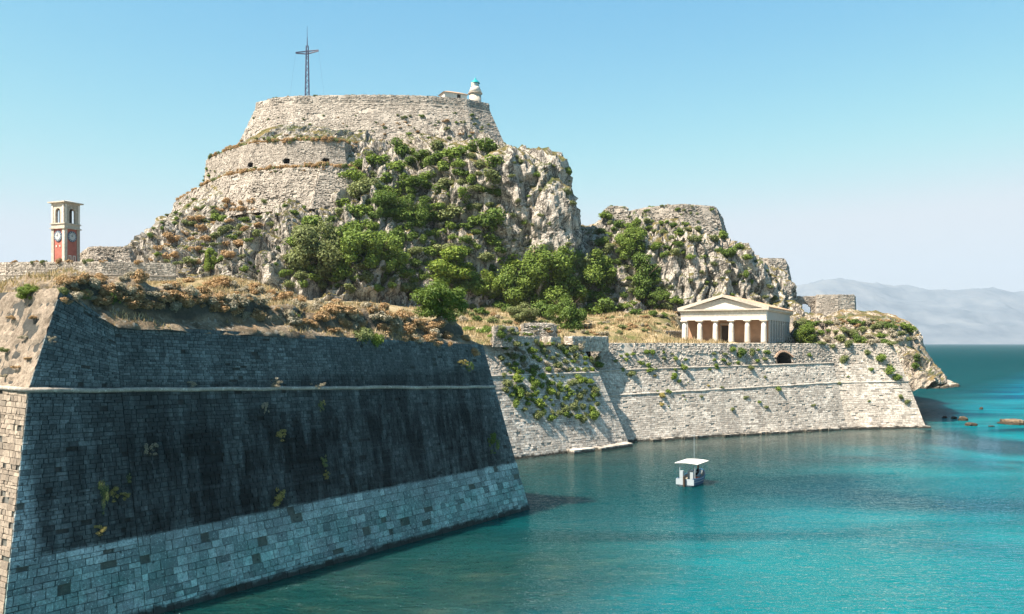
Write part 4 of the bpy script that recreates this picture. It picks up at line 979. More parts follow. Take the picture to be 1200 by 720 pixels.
# ------------------------------------------------------------------ fishing boat
M['hullwhite'] = plain('boat_white', (0.27, 0.31, 0.34), 0.4, 0.08); M['hullblue'] = plain('boat_blue', (0.03, 0.09, 0.18), 0.35, 0.1); M['canvas'] = plain('white_canvas', (0.58, 0.57, 0.54), 0.8, 0.05)
M['deck'] = plain('boat_deck', (0.30, 0.26, 0.20), 0.8, 0.2); M['cloth'] = plain('dark_clothes', (0.02, 0.022, 0.03), 0.9, 0.2); M['skin'] = plain('skin', (0.36, 0.20, 0.13), 0.6, 0.05); M['red'] = plain('rust_red', (0.30, 0.08, 0.05), 0.6, 0.2)
def boat():
    d = 79.0; t = thing('fishing_boat', 'small white and blue fishing boat with a white canopy and thin mast', 'boat', ((812.5 - 600) / 1000 * d, d, 0), R(-32))
    L, B = 4.3, 1.75; st = []        # y runs from stern (near) to bow (away)
    for k in range(13):
        q = k / 12; y = -L / 2 + L * q; b = B / 2 * (0.80 + .20 * math.sin(min(1, q * 1.8) * math.pi / 2)) * (1 - max(0, (q - .5) / .5) ** 2.4) + .03; sh = .62 + .45 * (q - .3) ** 2 * 2.0
        st.append((y, b, sh))
    def ringpts(y, b, sh, k0=1.0): return [(-b * k0, y, sh), (-b * .96 * k0, y, sh * .55), (-b * .75 * k0, y, -.05), (0, y, -.30), (b * .75 * k0, y, -.05), (b * .96 * k0, y, sh * .55), (b * k0, y, sh)]
    v = []; f = []
    for s in st: v += ringpts(*s)
    for k in range(12):
        for j in range(6): f.append((k * 7 + j, k * 7 + 7 + j, k * 7 + 8 + j, k * 7 + 1 + j))
    f.append(tuple(range(7)))
    MB().add(v, f).build('hull', M['hullwhite'], t, smooth=True)
    v2 = []; f2 = []
    for y, b, sh in st: v2 += [(-b * .985 - .008, y, sh * .50), (-b * .80 - .008, y, .0), (b * .80 + .008, y, .0), (b * .985 + .008, y, sh * .50)]
    for k in range(12): f2 += [(k * 4, k * 4 + 4, k * 4 + 5, k * 4 + 1), (k * 4 + 2, k * 4 + 6, k * 4 + 7, k * 4 + 3)]
    MB().add(v2, f2).build('waterline_band', M['hullblue'], t)
    v = []; f = []
    for y, b, sh in st: v += [(-b * .94, y, sh * .62), (b * .94, y, sh * .62)]
    for k in range(12): f.append((2 * k, 2 * k + 1, 2 * k + 3, 2 * k + 2))
    MB().add(v, f).build('deck', M['deck'], t)
    for s in (-1, 1):
        m = MB()
        for (y0, b0, s0), (y1, b1, s1) in zip(st[:-1], st[1:]): m.tube((s * b0, y0, s0 + .02), (s * b1, y1, s1 + .02), .05, n=6)
        m.build('gunwale', M['hullblue'], t)
        m = MB()
        for (y0, b0, s0), (y1, b1, s1) in zip(st[:-1], st[1:]):
            m.add([(s * (b0 * 1.0 + .012), y0, s0 * .86), (s * (b1 + .012), y1, s1 * .86), (s * (b1 * .985 + .012), y1, s1 * .66), (s * (b0 * .985 + .012), y0, s0 * .66)], [(0, 1, 2, 3)])
        m.build('stripe', M['hullblue'], t)
    MB().box(-.85, .85, -L / 2 - .06, -L / 2 + .05, .15, .68).build('transom', M['hullwhite'], t)
    MB().box(-.07, .07, -L / 2 - .35, -L / 2 - .05, -.5, .95).build('rudder', M['wood'], t)
    pc = [(-.72, -1.55), (.72, -1.55), (-.76, .9), (.76, .9)]
    for x, y in pc: MB().tube((x, y, .5), (x, y, 2.02), .035).build('canopy_post', M['hullwhite'], t)
    m = MB(); n = 8
    for k in range(n):
        a0, a1 = -1 + 2 * k / n, -1 + 2 * (k + 1) / n
        z0, z1 = 2.12 - .07 * a0 * a0, 2.12 - .07 * a1 * a1
        m.add([(a0 * 1.1, -1.85, z0), (a1 * 1.1, -1.85, z1), (a1 * 1.1, 1.15, z1), (a0 * 1.1, 1.15, z0), (a0 * 1.1, -1.85, z0 - .05), (a1 * 1.1, -1.85, z1 - .05), (a1 * 1.1, 1.15, z1 - .05), (a0 * 1.1, 1.15, z0 - .05)], [(0, 1, 2, 3), (7, 6, 5, 4), (0, 4, 5, 1), (3, 2, 6, 7)])
    m.build('canopy', M['canvas'], t)
    MB().box(-.45, .45, -.3, .75, .40, 1.15).build('engine_box', M['hullwhite'], t); MB().box(-.62, -.32, -1.85, -1.5, .4, 1.35).build('locker', M['hullwhite'], t); MB().box(.15, .45, -1.3, -1.0, .4, 1.2).build('locker', M['hullwhite'], t)
    MB().box(.3, .8, -.9, -.3, .40, .72).build('fish_crate', M['red'], t)
    MB().tube((0, .2, .5), (0, .2, 4.6), .022, .014).build('mast', M['hullwhite'], t); MB().tube((-.35, .2, 4.4), (.35, .2, 4.4), .015).build('spreader', M['hullwhite'], t)
    return t
boat_o = boat()
def sitter(loc, rz, label):
    """seated figure: one skinned body with head, arms on the knees"""
    J = {'pel': ((0, 0, .12), .15), 'bel': ((0, .02, .32), .14), 'che': ((0, .0, .52), .165), 'nec': ((0, .01, .68), .06), 'hea': ((0, .03, .80), .095), 'top': ((0, .03, .90), .08)}
    E = [('pel', 'bel'), ('bel', 'che'), ('che', 'nec'), ('nec', 'hea'), ('hea', 'top')]
    for s, n in ((-1, 'l'), (1, 'r')):
        J['sh' + n] = ((s * .19, 0, .58), .065); J['el' + n] = ((s * .25, .12, .34), .048); J['wr' + n] = ((s * .17, .33, .24), .034); J['ha' + n] = ((s * .15, .42, .21), .036)
        J['kn' + n] = ((s * .14, .44, .12), .07); J['an' + n] = ((s * .14, .44, -.30), .045); J['to' + n] = ((s * .14, .62, -.34), .04)
        E += [('che', 'sh' + n), ('sh' + n, 'el' + n), ('el' + n, 'wr' + n), ('wr' + n, 'ha' + n), ('pel', 'kn' + n), ('kn' + n, 'an' + n), ('an' + n, 'to' + n)]
    ks = list(J); me = bpy.data.meshes.new('person'); me.from_pydata([J[k][0] for k in ks], [(ks.index(a), ks.index(b)) for a, b in E], []); me.update()
    o = link('person', me, M['cloth'], None, label=label, cat='person'); o.location = loc; o.rotation_euler = (0, 0, rz)
    md = o.modifiers.new('skin', 'SKIN'); 
    for k, vv in zip(ks, me.skin_vertices[0].data): vv.radius = (J[k][1], J[k][1]); vv.use_root = k == 'pel'
    o.modifiers.new('sub', 'SUBSURF').levels = 1; o.modifiers['sub'].render_levels = 2
    h = MB().lathe([(.02, .72), (.075, .76), (.092, .82), (.085, .88), (.05, .93), (.01, .945)], 12, (0, .045)).build('face', M['skin'], o, smooth=True)
    h2 = MB().lathe([(.099, .85), (.102, .89), (.07, .945), (.01, .965)], 12, (0, .025)).build('hair', M['wood'], o, smooth=True)
def bp(x, y, z): a = R(-32); return (boat_o.location.x + x * math.cos(a) - y * math.sin(a), boat_o.location.y + x * math.sin(a) + y * math.cos(a), z)
sitter(bp(.50, -.05, .76), R(100), 'person in dark clothes seated under the boat canopy')

# ------------------------------------------------------------------ rocks in the sea
def sea_rock(px, py, w, h, label, seed):
    d = 13000 / (py - 402); x = (px - 600) / 1000 * d; n, m = 14, 9; v = []; f = []
    for j in range(m):
        th = math.pi * j / (m - 1)
        for k in range(n):
            a = 2 * math.pi * k / n; v.append([math.sin(th) * math.cos(a), math.sin(th) * math.sin(a), math.cos(th)])
    v = np.array(v); v = v * (1 + .45 * fbm(v * 1.3 + seed, 3, seed) + .2 * (worley(v * 2 + seed, seed)[2] - .5))[:, None] * [w / 2, w * .4, h]
    for j in range(m - 1):
        for k in range(n): f.append((j * n + k, (j + 1) * n + k, (j + 1) * n + (k + 1) % n, j * n + (k + 1) % n))
    o = link('sea_rock', mesh_data('sea_rock', v, f), M['searock'], None, label=label, cat='rock', group='rocks standing in the sea'); o.location = (x, d, 0.05)
M['searock'] = rock('weedy_rock', (0.30, 0.22, 0.15), (0.16, 0.11, 0.07), (0.04, 0.03, 0.02), (0.2, 0.15, 0.06), (0.1, 0.1, 0.03), 1.5, 1.9, size=1.5, fines=.3)
for k, (px, py, w, h, lb) in enumerate(((1190, 497, 5.2, .75, 'largest flat brown rock standing out of the sea'), (1129, 493, 1.5, .75, 'rounded dark rock standing in the sea, tallest of a small cluster'), (1118, 491, 1.2, .40, 'low dark rock beside the tallest of the small cluster'),
        (1137, 499, 1.9, .45, 'brown wet rock just breaking the water beside the cluster'), (1150, 480, .9, .4, 'small round rock standing alone in the sea'), (1107, 490, .8, .25, 'tiny rock barely breaking the sea off the wall end'), (1162, 500, .9, .12, 'submerged-looking reddish rock awash between the cluster and the flat rock'))):
    sea_rock(px, py, w, h, lb, 70 + k)
# ------------------------------------------------------------------ plants
bvh = BVHTree.FromPolygons([tuple(p) for p in np.concatenate(BV)], BF)
def hit(px, py):
    d = Vector(((px - 600) / 1000, 1, (402 - py) / 1000)).normalized(); return bvh.ray_cast(Vector(EYE), d, 900)
def crown_mesh(name, seed, clumps, per, leaf, flat=0.8, spread=.62, cr=(.28, .5), droop=0.0, aspect=.55):
    g = np.random.default_rng(seed); V = []
    for _ in range(clumps):
        while True:
            c = g.uniform(-1, 1, 3)
            if c @ c < 1: break
        c = c * [spread, spread, spread * flat]; c[2] += flat * .55
        r = g.uniform(*cr); n = int(per * (r / np.mean(cr)) ** 2)
        d = g.normal(size=(n, 3)); d /= np.linalg.norm(d, axis=1, keepdims=True)
        rad = r * g.uniform(.45, 1.0, (n, 1)) ** .6 * (1 + .25 * g.normal(size=(n, 1)) * .5)
        pos = c + d * rad * [1, 1, .85]
        nrm = d * .9 + g.normal(size=(n, 3)) * .5 + [0, 0, .45]; nrm /= np.linalg.norm(nrm, axis=1, keepdims=True)
        a = np.cross(nrm, g.normal(size=(n, 3))); a /= np.linalg.norm(a, axis=1, keepdims=True); b = np.cross(nrm, a)
        s = leaf * g.uniform(.6, 1.4, (n, 1))
        q = np.stack([pos - a * s, pos - b * s * aspect, pos + a * s, pos + b * s * aspect], 1); V.append(q)
    V = np.concatenate(V); V[..., 2] = np.maximum(V[..., 2], -.25)
    me = mesh_data(name, V.reshape(-1, 3), np.arange(len(V) * 4).reshape(-1, 4)); me.materials.append(None); return me
SHRUB = [crown_mesh('foliage', 100 + k, 9, 120, .085, .75, .55, (.25, .45)) for k in range(6)]
LOW = [crown_mesh('foliage', 140 + k, 10, 110, .075, .45, .70, (.20, .36)) for k in range(4)]
TUFT = [crown_mesh('foliage', 160 + k, 12, 70, .060, .9, .85, (.10, .30), aspect=.35) for k in range(4)]
TREE = [crown_mesh('foliage', 180 + k, 34, 250, .040, .95, .74, (.13, .34)) for k in range(6)]
TALL = [crown_mesh('foliage', 190 + k, 22, 330, .045, 1.5, .52, (.18, .32)) for k in range(3)]
def put(name, me, mat, loc, r, label, cat, group, parent=None, sz=1.0, rz=None):
    o = bpy.data.objects.new(name, me); COL.objects.link(o)
    o.material_slots[0].link = 'OBJECT'; o.material_slots[0].material = M[mat]
    o.location = loc; o.scale = (r * rnd.uniform(.9, 1.15), r * rnd.uniform(.9, 1.15), r * sz * rnd.uniform(.9, 1.1)); o.rotation_euler = (0, 0, rnd.uniform(0, 6.28) if rz is None else rz)
    if label: o['label'] = label; o['category'] = cat; o['group'] = group
    if parent is not None: o.parent = parent
    return o
def limbs(h, seed, r0):
    g = random.Random(seed); m = MB(); a = Vector((0, 0, -.6)); b = Vector((g.uniform(-.08, .08) * h, g.uniform(-.08, .08) * h, h * .45)); m.tube(a, b, r0, r0 * .6, 8)
    for k in range(6):
        q = k * 1.05 + g.uniform(-.3, .3); e = b + Vector((math.cos(q) * h * .34, math.sin(q) * h * .34, h * g.uniform(.15, .4))); m.tube(b, e, r0 * .45, r0 * .12, 6)
    return m
def tree(px, py, rpx, mat, label, sz=1.0, kind='r', foot=None, group=None, name='tree'):
    """px, py: bearing of the crown's foot; rpx its half width as an angle"""
    h = hit(px, foot if foot else py)
    if h[0] is None: print('MISS tree', px, py); return
    d = h[0].y; r = 1.28 * rpx * d / 1000
    t = thing(name, label, 'tree', tuple(h[0]), 0, group)
    lm = limbs(r * 1.5 * sz, int(px), max(.12, r * .05)); lm.build('trunk', M['bark'], t)
    me = rnd.choice(TALL if kind == 't' else TREE); o = put('crown', me, mat, (0, 0, r * .06), r, None, None, None, t, sz)
BIG = 'big trees at the foot of the rocky hill'
tree(372, 322, 34, 'leaf_olive', 'grey-green feathery tree in front of the pale rocks left of the other trees', 1.0)
tree(412, 318, 30, 'leaf_mid', 'rounded green tree just right of the grey-green feathery tree', 1.05)
tree(448, 322, 27, 'leaf_mid', 'green tree standing before the dark gully of the hill', 1.1)
tree(452, 258, 22, 'leaf_dark', 'dark evergreen tree in the gully high on the hill', 1.0)
tree(488, 262, 20, 'leaf_dark', 'dark spreading evergreen beside the gully high on the hill', .9)
tree(528, 348, 35, 'leaf_bright', 'tall bright yellow-green tree, the brightest on the hill foot', .82, 't')
tree(517, 372, 30, 'leaf_dark', 'wide dark green bush-tree at the foot of the bright yellow-green tree', .72)
tree(566, 350, 20, 'leaf_bright', 'smaller bright tree tucked against the right of the bright yellow-green tree', 1.0)
tree(597, 352, 24, 'leaf_mid', 'round green tree below the pale cliff', .95)
tree(640, 330, 30, 'leaf_mid', 'green tree under the tall pale cliff face', .85)
tree(650, 362, 33, 'leaf_mid', 'broad leafy tree beside the dark lowest tree', .95)
tree(690, 338, 30, 'leaf_mid', 'broad green tree left of the lower hill', 1.0)
tree(662, 388, 22, 'leaf_dark', 'dark lowest tree standing just behind the battlements', 1.15)
tree(612, 378, 16, 'leaf_olive', 'low olive tree above the small ruined wall', .8)
tree(757, 352, 22, 'leaf_dark', 'tall dark green tree against the lower hill rock', 1.3, 't')
tree(775, 362, 15, 'leaf_dark', 'smaller dark tree at the foot of the tall one beside the temple', 1.0)
tree(740, 300, 19, 'leaf_mid', 'green tree on the shoulder of the lower hill', 1.0)
tree(672, 222, 9, 'leaf_olive', 'lone olive tree clinging to the cliff edge against the sky', 1.6, 't')
tree(246, 322, 8, 'leaf_bright', 'narrow bright green creeper-clad tree on the pale rocks', 1.9, 't')
tree(945, 402, 15, 'leaf_mid', 'round green tree right beside the temple side wall', .85)
tree(36, 352, 13, 'leaf_mid', 'single green bush-tree on the sunny left end of the bastion', .8)

SPOTS = []
def sizeword(r, rr): q = (r - rr[0]) / (rr[1] - rr[0]); return 'small' if q < .3 else ('medium-sized' if q < .7 else 'large')
def scatter(name, poly, n, rr, kinds, place, cat='shrub', meshes=SHRUB, gap=0.55, sz=(.6, 1.0), ymin=0, ymax=900, seed=1, sink=.12, adj=None):
    g = random.Random(seed); xs = [p[0] for p in poly]; ys = [p[1] for p in poly]; done = 0; tries = 0
    while done < n and tries < n * 30:
        tries += 1; x = g.uniform(min(xs), max(xs)); y = g.uniform(min(ys), max(ys))
        if not inside(np.array([x]), np.array([y]), poly)[0]: continue
        r = g.uniform(*rr)
        if any((x - a) ** 2 + (y - b) ** 2 < (gap * (r + c)) ** 2 for a, b, c in SPOTS): continue
        h = hit(x, y + r * .4)
        if h[0] is None or not (ymin < h[0].y < ymax): continue
        k = g.choice(kinds); w = r * h[0].y / 1000
        ad = {'leaf_dark': 'dark green', 'leaf_mid': 'green', 'leaf_olive': 'olive green', 'leaf_bright': 'bright green', 'leaf_yellow': 'yellowish', 'leaf_dry': 'dry brown', 'leaf_grey': 'grey dusty'}[k]
        put(name, g.choice(meshes), k, tuple(h[0] - Vector((0, 0, w * sink))), w, f'{sizeword(r, rr)} {ad} {cat} {place}', cat, f'{sizeword(r, rr)} {ad} plants {place}', None, g.uniform(*sz))
        SPOTS.append((x, y, r)); done += 1
DK, MD, OL, BR, YE, DR, GY = 'leaf_dark', 'leaf_mid', 'leaf_olive', 'leaf_bright', 'leaf_yellow', 'leaf_dry', 'leaf_grey'
# main hill: the wooded middle, the scrubby left slope, the pale cliff, the keep's foot
scatter('shrub', [(430, 176), (500, 165), (575, 168), (590, 215), (575, 265), (560, 270), (480, 255), (420, 250), (412, 205)], 72, (9, 24), [DK, DK, MD, OL, MD], 'growing on the wooded middle of the rocky hill', seed=3, gap=.42)
scatter('bush', [(415, 225), (560, 262), (600, 300), (720, 300), (720, 360), (600, 365), (470, 300), (345, 300), (350, 262)], 90, (10, 24), [DK, MD, MD, OL], 'growing between the trees at the hill foot', seed=4, gap=.42)
scatter('bush', [(335, 296), (500, 300), (500, 338), (335, 334)], 34, (9, 16), [MD, OL, OL, MD], 'under the trees behind the grassy mound', seed=33, gap=.4)
scatter('shrub', [(420, 140), (560, 128), (590, 165), (500, 172), (420, 170)], 34, (3, 6.5), [OL, OL, MD, DR], 'growing on the slope below the keep', seed=5, meshes=LOW)
scatter('low_scrub', [(215, 262), (232, 236), (300, 228), (310, 255), (280, 300), (235, 310), (170, 300)], 60, (7, 15), [DR, OL, OL, DR, MD], 'covering the left slope of the rocky hill', 'scrub', meshes=LOW, seed=6, gap=.4)
scatter('cliff_plant', [(165, 275), (215, 235), (245, 190), (255, 196), (230, 240), (185, 290)], 18, (3, 6), [OL, DK, MD], 'clinging to the left edge of the rocky hill', seed=7)
scatter('cliff_plant', [(300, 230), (420, 235), (350, 320), (270, 320)], 16, (4, 9), [MD, OL, DK], 'in the clefts of the pale rocks', seed=8)
scatter('cliff_plant', [(585, 175), (660, 183), (690, 240), (660, 300), (600, 290)], 22, (4, 9), [OL, MD, OL], 'clinging to the tall pale cliff', seed=9)
scatter('cliff_plant', [(282, 135), (560, 130), (560, 160), (290, 160)], 26, (1.8, 4), [OL, MD, DR], 'rooted in the wall of the keep', meshes=LOW, seed=10)
scatter('low_scrub', [(270, 160), (420, 160), (420, 166), (262, 170)], 22, (2.5, 5), [DR, DR, OL], 'along the foot of the keep', 'scrub', meshes=LOW, seed=11, gap=.3)
scatter('low_scrub', [(235, 205), (262, 196), (410, 192), (410, 198), (262, 204)], 34, (2.5, 5), [DR, DR, OL], 'along the terrace below the arched wall', 'scrub', meshes=LOW, seed=12, gap=.3)
# lower hill
scatter('bush', [(700, 250), (740, 255), (800, 262), (850, 275), (880, 300), (800, 300), (740, 300), (705, 290)], 46, (6, 13), [MD, DK, OL, MD], 'on top of the lower hill behind the temple', seed=13, gap=.5)
scatter('bush', [(700, 290), (760, 300), (800, 345), (780, 372), (715, 360)], 24, (6, 13), [MD, DK, OL], 'on the rock face left of the temple', seed=14)
scatter('bush', [(800, 300), (915, 312), (915, 350), (860, 345), (800, 345)], 18, (4, 8), [MD, OL, OL], 'on the pale rock above the temple roof', seed=15)
scatter('bush', [(705, 237), (840, 237), (840, 262), (705, 262)], 14, (4, 8), [MD, OL], 'on the ragged fort wall of the lower hill', seed=16, meshes=LOW)
# headland ridge
scatter('headland_shrub', [(932, 372), (1000, 376), (1070, 380), (1075, 400), (935, 402)], 44, (6, 11), [MD, OL, DK, OL, GY], 'on the headland ridge above the sea wall', seed=17, gap=.45)
scatter('low_scrub', [(985, 371), (1060, 375), (1062, 384), (985, 378)], 20, (4, 7), [DR, DR, OL], 'along the top of the headland ridge', 'scrub', meshes=LOW, seed=18, gap=.35)
# the terrace with grass left of the temple
scatter('low_scrub', [(670, 375), (795, 358), (795, 385), (700, 392)], 40, (5, 9), [DR, OL, DR, GY], 'on the grassy terrace left of the temple', 'scrub', meshes=LOW, seed=19, gap=.35)
scatter('low_scrub', [(575, 365), (660, 372), (700, 388), (600, 388)], 36, (6, 11), [OL, MD, GY, DR], 'on the ground behind the battlements', 'scrub', meshes=LOW, seed=20, gap=.4)
scatter('bush', [(500, 352), (600, 352), (645, 385), (590, 394), (548, 387)], 60, (7, 14), [MD, DK, OL, GY, MD], 'on the ground between the bastion crest and the trees', seed=29, gap=.42)
scatter('bush', [(690, 352), (790, 345), (796, 380), (705, 388)], 20, (7, 13), [MD, OL, MD], 'on the grassy terrace between the trees and the temple', seed=35, gap=.5)
# plants rooted in the sea walls
scatter('wall_plant', [(586, 430), (700, 446), (704, 470), (690, 492), (612, 488), (592, 460)], 75, (4, 13), [MD, BR, OL, MD, OL], 'rooted in the sloping wall below the battlements', 'wall plant', seed=21, gap=.42, sz=(.7, 1.2))
scatter('wall_plant', [(596, 396), (700, 408), (706, 432), (600, 440), (584, 415)], 55, (6, 11), [MD, OL, OL, GY, BR], 'in the rubble right under the battlements', 'wall plant', seed=22, gap=.42)
scatter('wall_plant', [(718, 412), (900, 408), (900, 430), (725, 440)], 34, (3.5, 8), [MD, OL, MD], 'in the upper rubble of the long sea wall', 'wall plant', seed=23, meshes=SHRUB)
scatter('wall_plant', [(740, 440), (1000, 432), (1060, 470), (900, 480), (760, 485)], 20, (2.5, 6), [MD, OL, YE], 'on the lower face of the long sea wall', 'wall plant', seed=24)
for k, (x, y, r, m) in enumerate(((1043, 432, 11, MD), (1032, 418, 9, MD), (1020, 432, 6, MD), (1072, 418, 10, DK), (1074, 428, 8, DK), (1016, 412, 7, OL), (1055, 465, 6, OL), (1064, 470, 6, OL), (990, 420, 9, OL), (1050, 440, 8, MD), (868, 410, 9, DK), (858, 408, 6, MD), (880, 414, 6, OL), (911, 455, 6, MD), (776, 462, 7, YE), (790, 440, 8, BR), (795, 446, 6, DK), (762, 432, 8, MD), (948, 415, 5, MD), (975, 405, 6, OL))):
    h = hit(x, y + r * .5)
    if h[0] is not None: w = r * h[0].y / 1000; put('wall_plant', rnd.choice(SHRUB), m, tuple(h[0] - Vector((0, 0, .1 * w))), w, 'large leafy plant hanging on the end of the long sea wall' if x > 980 else 'leafy plant tucked in the long sea wall near the temple', 'wall plant', 'large plants on the end of the sea wall' if x > 980 else 'leafy plants near the temple', None, .95)
# plants on the black bastion
def bplant(x, y, r, m, lb, sz=1.0, meshes=TUFT):
    h = hit(x, y + r * .5 * sz)
    if h[0] is None: print('MISS', x, y); return
    w = 1.25 * r * h[0].y / 1000; put('wall_plant', rnd.choice(meshes), m, tuple(h[0] + h[1] * (.55 * w) - Vector((0, 0, .1 * w))), w, lb, 'wall plant', None, None, sz)
for x, y, r, m, lb, sz in ((322, 582, 10, YE, 'bright yellow tuft just above the pale block courses', 1.3), (327, 511, 7, YE, 'yellow-green tuft in the middle of the black wall', 1.0), (310, 478, 5, GY, 'small straggling plant just under the string course', 2.2), (375, 475, 5, OL, 'thin olive plant under the string course beside the grey tuft', 2.4),
        (320, 448, 9, GY, 'pale dry tuft sitting on the string course', .8), (369, 452, 8, GY, 'second pale dry tuft on the string course, beside the first', .8), (222, 451, 6, GY, 'small grey tuft on the string course left of the pale ones', .8), (378, 540, 6, OL, 'olive plant on the black wall right of the yellow tufts', 1.5), (380, 556, 5, YE, 'small yellow plant below the olive plant', 1.5),
        (575, 520, 8, DK, 'dark plant near the right corner of the black wall', 1.8), (540, 425, 8, YE, 'yellow-green plant high on the right end of the black wall', .9), (548, 430, 5, DK, 'dark plant beside the yellow-green one high on the right end', 1.3), (118, 585, 7, OL, 'tall straggly plant on the left of the black wall', 3.0), (133, 580, 6, YE, 'yellowish straggly plant on the left of the black wall', 1.6),
        (113, 622, 8, YE, 'low yellow plant above the pale courses on the left', .9), (143, 582, 7, YE, 'dry yellow clump beside the straggly plants', .8), (150, 560, 4, OL, 'thin green sprig above the dry yellow clump', 1.8), (175, 526, 8, GY, 'grey spidery plant on the black wall', 1.2), (98, 348, 8, OL, 'pale leafy bush in shade near the left salient', .9), (60, 398, 6, GY, 'small dry tuft near the left salient', .7), (133, 352, 8, DK, 'dark hanging bush below the crest near the salient', 1.3)):
    bplant(x, y, r, m, lb, sz)
def fringe(P, s, z, n, rr, kinds, place, seed, a=0, b=None):
    g = random.Random(seed); Q = ring(P, s, z); Q = Q[a:b]
    for k in range(n):
        i = g.randrange(len(Q) - 1); q = g.random(); p = Q[i] * (1 - q) + Q[i + 1] * q; m = g.choice(kinds); w = g.uniform(*rr)
        ad = {'leaf_mid': 'green', 'leaf_olive': 'olive green', 'leaf_dry': 'dry brown', 'leaf_yellow': 'golden'}[m]
        put('grass_tuft', g.choice(LOW), m, (p[0], p[1], p[2] - .1), w, f'{ad} tuft {place}', 'tuft', f'{ad} tufts {place}', None, g.uniform(.8, 1.3))
fringe(T3, .7, np.array(zt3) + .1, 130, (.9, 1.7), [DR, DR, DR, OL], 'on the ledge between the two terrace walls', 61)
fringe(T2, .9, np.array(zt2) + .1, 90, (.8, 1.6), [DR, DR, OL, DR], 'on the ledge under the keep', 62)
fringe(T4, .6, np.array(zt4) + .1, 16, (.5, 1.1), [OL, DR, MD], 'on top of the ragged fort wall', 63)
fringe(KEEP[:7], -.2, kz + .02, 14, (.3, .7), [OL, DR], 'on the parapet of the keep', 64)
fringe(T8, .3, 24.2, 16, (.4, .9), [DR, OL], 'on the low parapet wall by the clock tower', 65)
for k, (x, y, r, m, sz) in enumerate(((18, 372, 7, DR, .7), (30, 395, 6, GY, .7), (10, 410, 8, OL, .7), (42, 372, 6, DR, .7), (22, 430, 6, DR, .6), (8, 440, 5, GY, .7), (36, 420, 5, DR, .7))):
    bplant(x, y, r, m, ['brown tuft high on the sunny eroded face of the bastion', 'grey tuft in the middle of the sunny eroded face', 'olive plant on the sunny eroded face', 'brown tuft beside the salient edge on the sunny face', 'flat brown tuft low on the sunny eroded face', 'grey tuft just above the string course on the sunny face', 'brown tuft near the salient just above the string course'][k], sz, LOW)
# dry bushes overhanging the crest of the bastion
def where(x): return 'near its salient by the clock tower' if x < 190 else ('along its middle' if x < 420 else 'near its corner by the battlements')
def crest_line(x): return np.interp(x, [60, 110, 200, 300, 400, 480, 580], [334, 334, 340, 350, 366, 378, 397])
g = random.Random(44)
for k in range(230):
    x = g.uniform(75, 585); y = crest_line(x) + g.uniform(-12, 24); r = g.uniform(6, 15); h = hit(x, y)
    if h[0] is None or h[0].y > 90: continue
    m = g.choice([DR, GY, DR, GY, DR, DR]); w = r * h[0].y / 1000
    ad = {DR: 'dry brown', GY: 'grey dusty', OL: 'olive green'}[m]
    put('dry_bush', g.choice(SHRUB), m, tuple(h[0] - Vector((0, 0, .15 * w))), w, f'{sizeword(r, (6, 15))} {ad} bush overhanging the black bastion crest {where(x)}', 'bush', f'{sizeword(r, (6, 15))} {ad} bushes on the bastion crest {where(x)}', None, g.uniform(.6, 1.0))
for k, (x, y, r, m) in enumerate(((82, 336, 11, GY), (95, 331, 13, DR), (110, 335, 12, GY), (74, 344, 8, OL), (120, 345, 10, DR))):
    h = hit(x, y)
    if h[0] is not None: w = r * h[0].y / 1000; put('dry_bush', rnd.choice(SHRUB), m, tuple(h[0] - Vector((0, 0, .1 * w))), w, ['grey bush on the very tip of the bastion salient', 'brown bush on the crest right of the salient tip', 'pale grey bush beside the brown one by the salient', 'small olive bush on the shaded salient edge', 'brown bush hanging over the step in the wall top'][k], 'bush', None, None, .9)
for k, (x, y, r, m, sz) in enumerate(((425, 395, 16, OL, 1.2), (440, 402, 11, MD, 1.3), (415, 385, 12, GY, 1.0), (330, 392, 6, GY, 1.0), (345, 372, 10, DK, .8))):
    h = hit(x, y)
    if h[0] is not None: w = r * h[0].y / 1000; put('dry_bush', rnd.choice(SHRUB), m, tuple(h[0] - Vector((0, 0, .3 * w))), w, ['large hanging olive bush below the bastion crest', 'green bush beside the large hanging olive bush', 'grey bush above the large hanging olive bush', 'small grey bush on the bare bank of the bastion', 'dark bush in the shade under the bastion crest'][k], 'bush', None, None, sz)
g = random.Random(45)
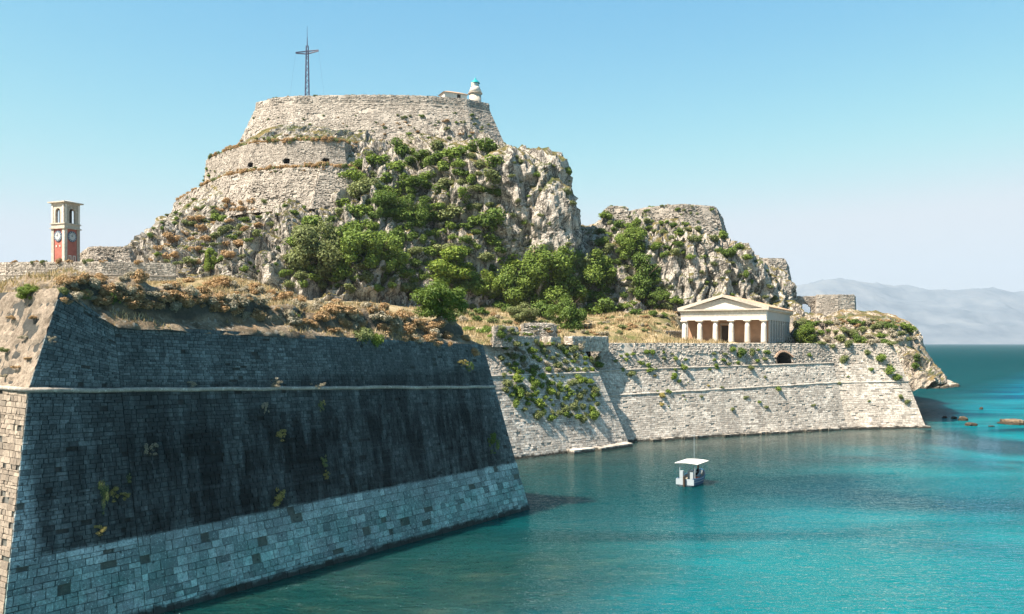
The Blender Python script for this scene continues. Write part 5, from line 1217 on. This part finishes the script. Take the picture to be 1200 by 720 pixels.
for k in range(60):
    x = g.uniform(250, 500); y = g.uniform(318, 352); h = hit(x, y)
    if h[0] is None or h[0].y > 95: continue
    m = g.choice([DR, GY, OL, DR]); w = g.uniform(5, 11) * h[0].y / 1000; ad = {DR: 'dry brown', GY: 'grey dusty', OL: 'olive green'}[m]
    put('dry_bush', g.choice(LOW), m, tuple(h[0] - Vector((0, 0, .25 * w))), w, f'{ad} bush on the grassy mound behind the bastion crest', 'bush', f'{ad} bushes on the grassy mound', None, g.uniform(.4, .7))

# ------------------------------------------------------------------ dry grass
def grass(name, region, n, hgt, wid, thr, seed, mat='straw', nzmin=.45, zmin=12.2):
    g = np.random.default_rng(seed); X = g.uniform(region[0], region[1], n); Y = g.uniform(region[2], region[3], n)
    dens = fbm(np.stack([X / 3.5, Y / 3.5, X * 0], -1), 3, seed); V = []
    for x, y, q in zip(X, Y, dens):
        if q < thr: continue
        h = bvh.ray_cast(Vector((x, y, 60)), Vector((0, 0, -1)), 80)
        if h[0] is None or h[0].z < zmin or abs(h[1].z) < nzmin: continue
        p = np.array(h[0]); a = g.uniform(0, 6.28); hh = hgt * g.uniform(.5, 1.3) * (0.7 + q); w = wid * g.uniform(.6, 1.3)
        u = np.array([math.cos(a), math.sin(a), 0]) * w; l = np.array([g.normal(0, .3), g.normal(0, .3), 1.0]) * hh
        V += [p - u - [0, 0, .05], p + u - [0, 0, .05], p + l]
    obj(name, V, np.arange(len(V)).reshape(-1, 3), M[mat], kind='stuff', label='dry straw-coloured grass on the crest of the bastion and the ground behind' if seed == 1 else 'dry grass on the terrace beside the temple', cat='grass')
grass('dry_grass', (-45, 2, 36, 84), 130000, .30, .045, -.12, 1)
grass('dry_grass', (-18, 32, 84, 172), 45000, .6, .10, -.15, 2)

# ------------------------------------------------------------------ air
hz = MB().box(-9050, 9050, -450, 12550, -8, 1150)
ht = NT('haze_air'); pv = ht.t.nodes.new('ShaderNodeVolumePrincipled'); pv.inputs['Color'].default_value = (0.52, 0.65, 0.80, 1); pv.inputs['Density'].default_value = 0.00007; pv.inputs['Anisotropy'].default_value = 0.0
ht.t.links.new(pv.outputs[0], ht.out.inputs['Volume'])
HAZE = True
if HAZE: hz.build('haze', ht.m, kind='stuff')
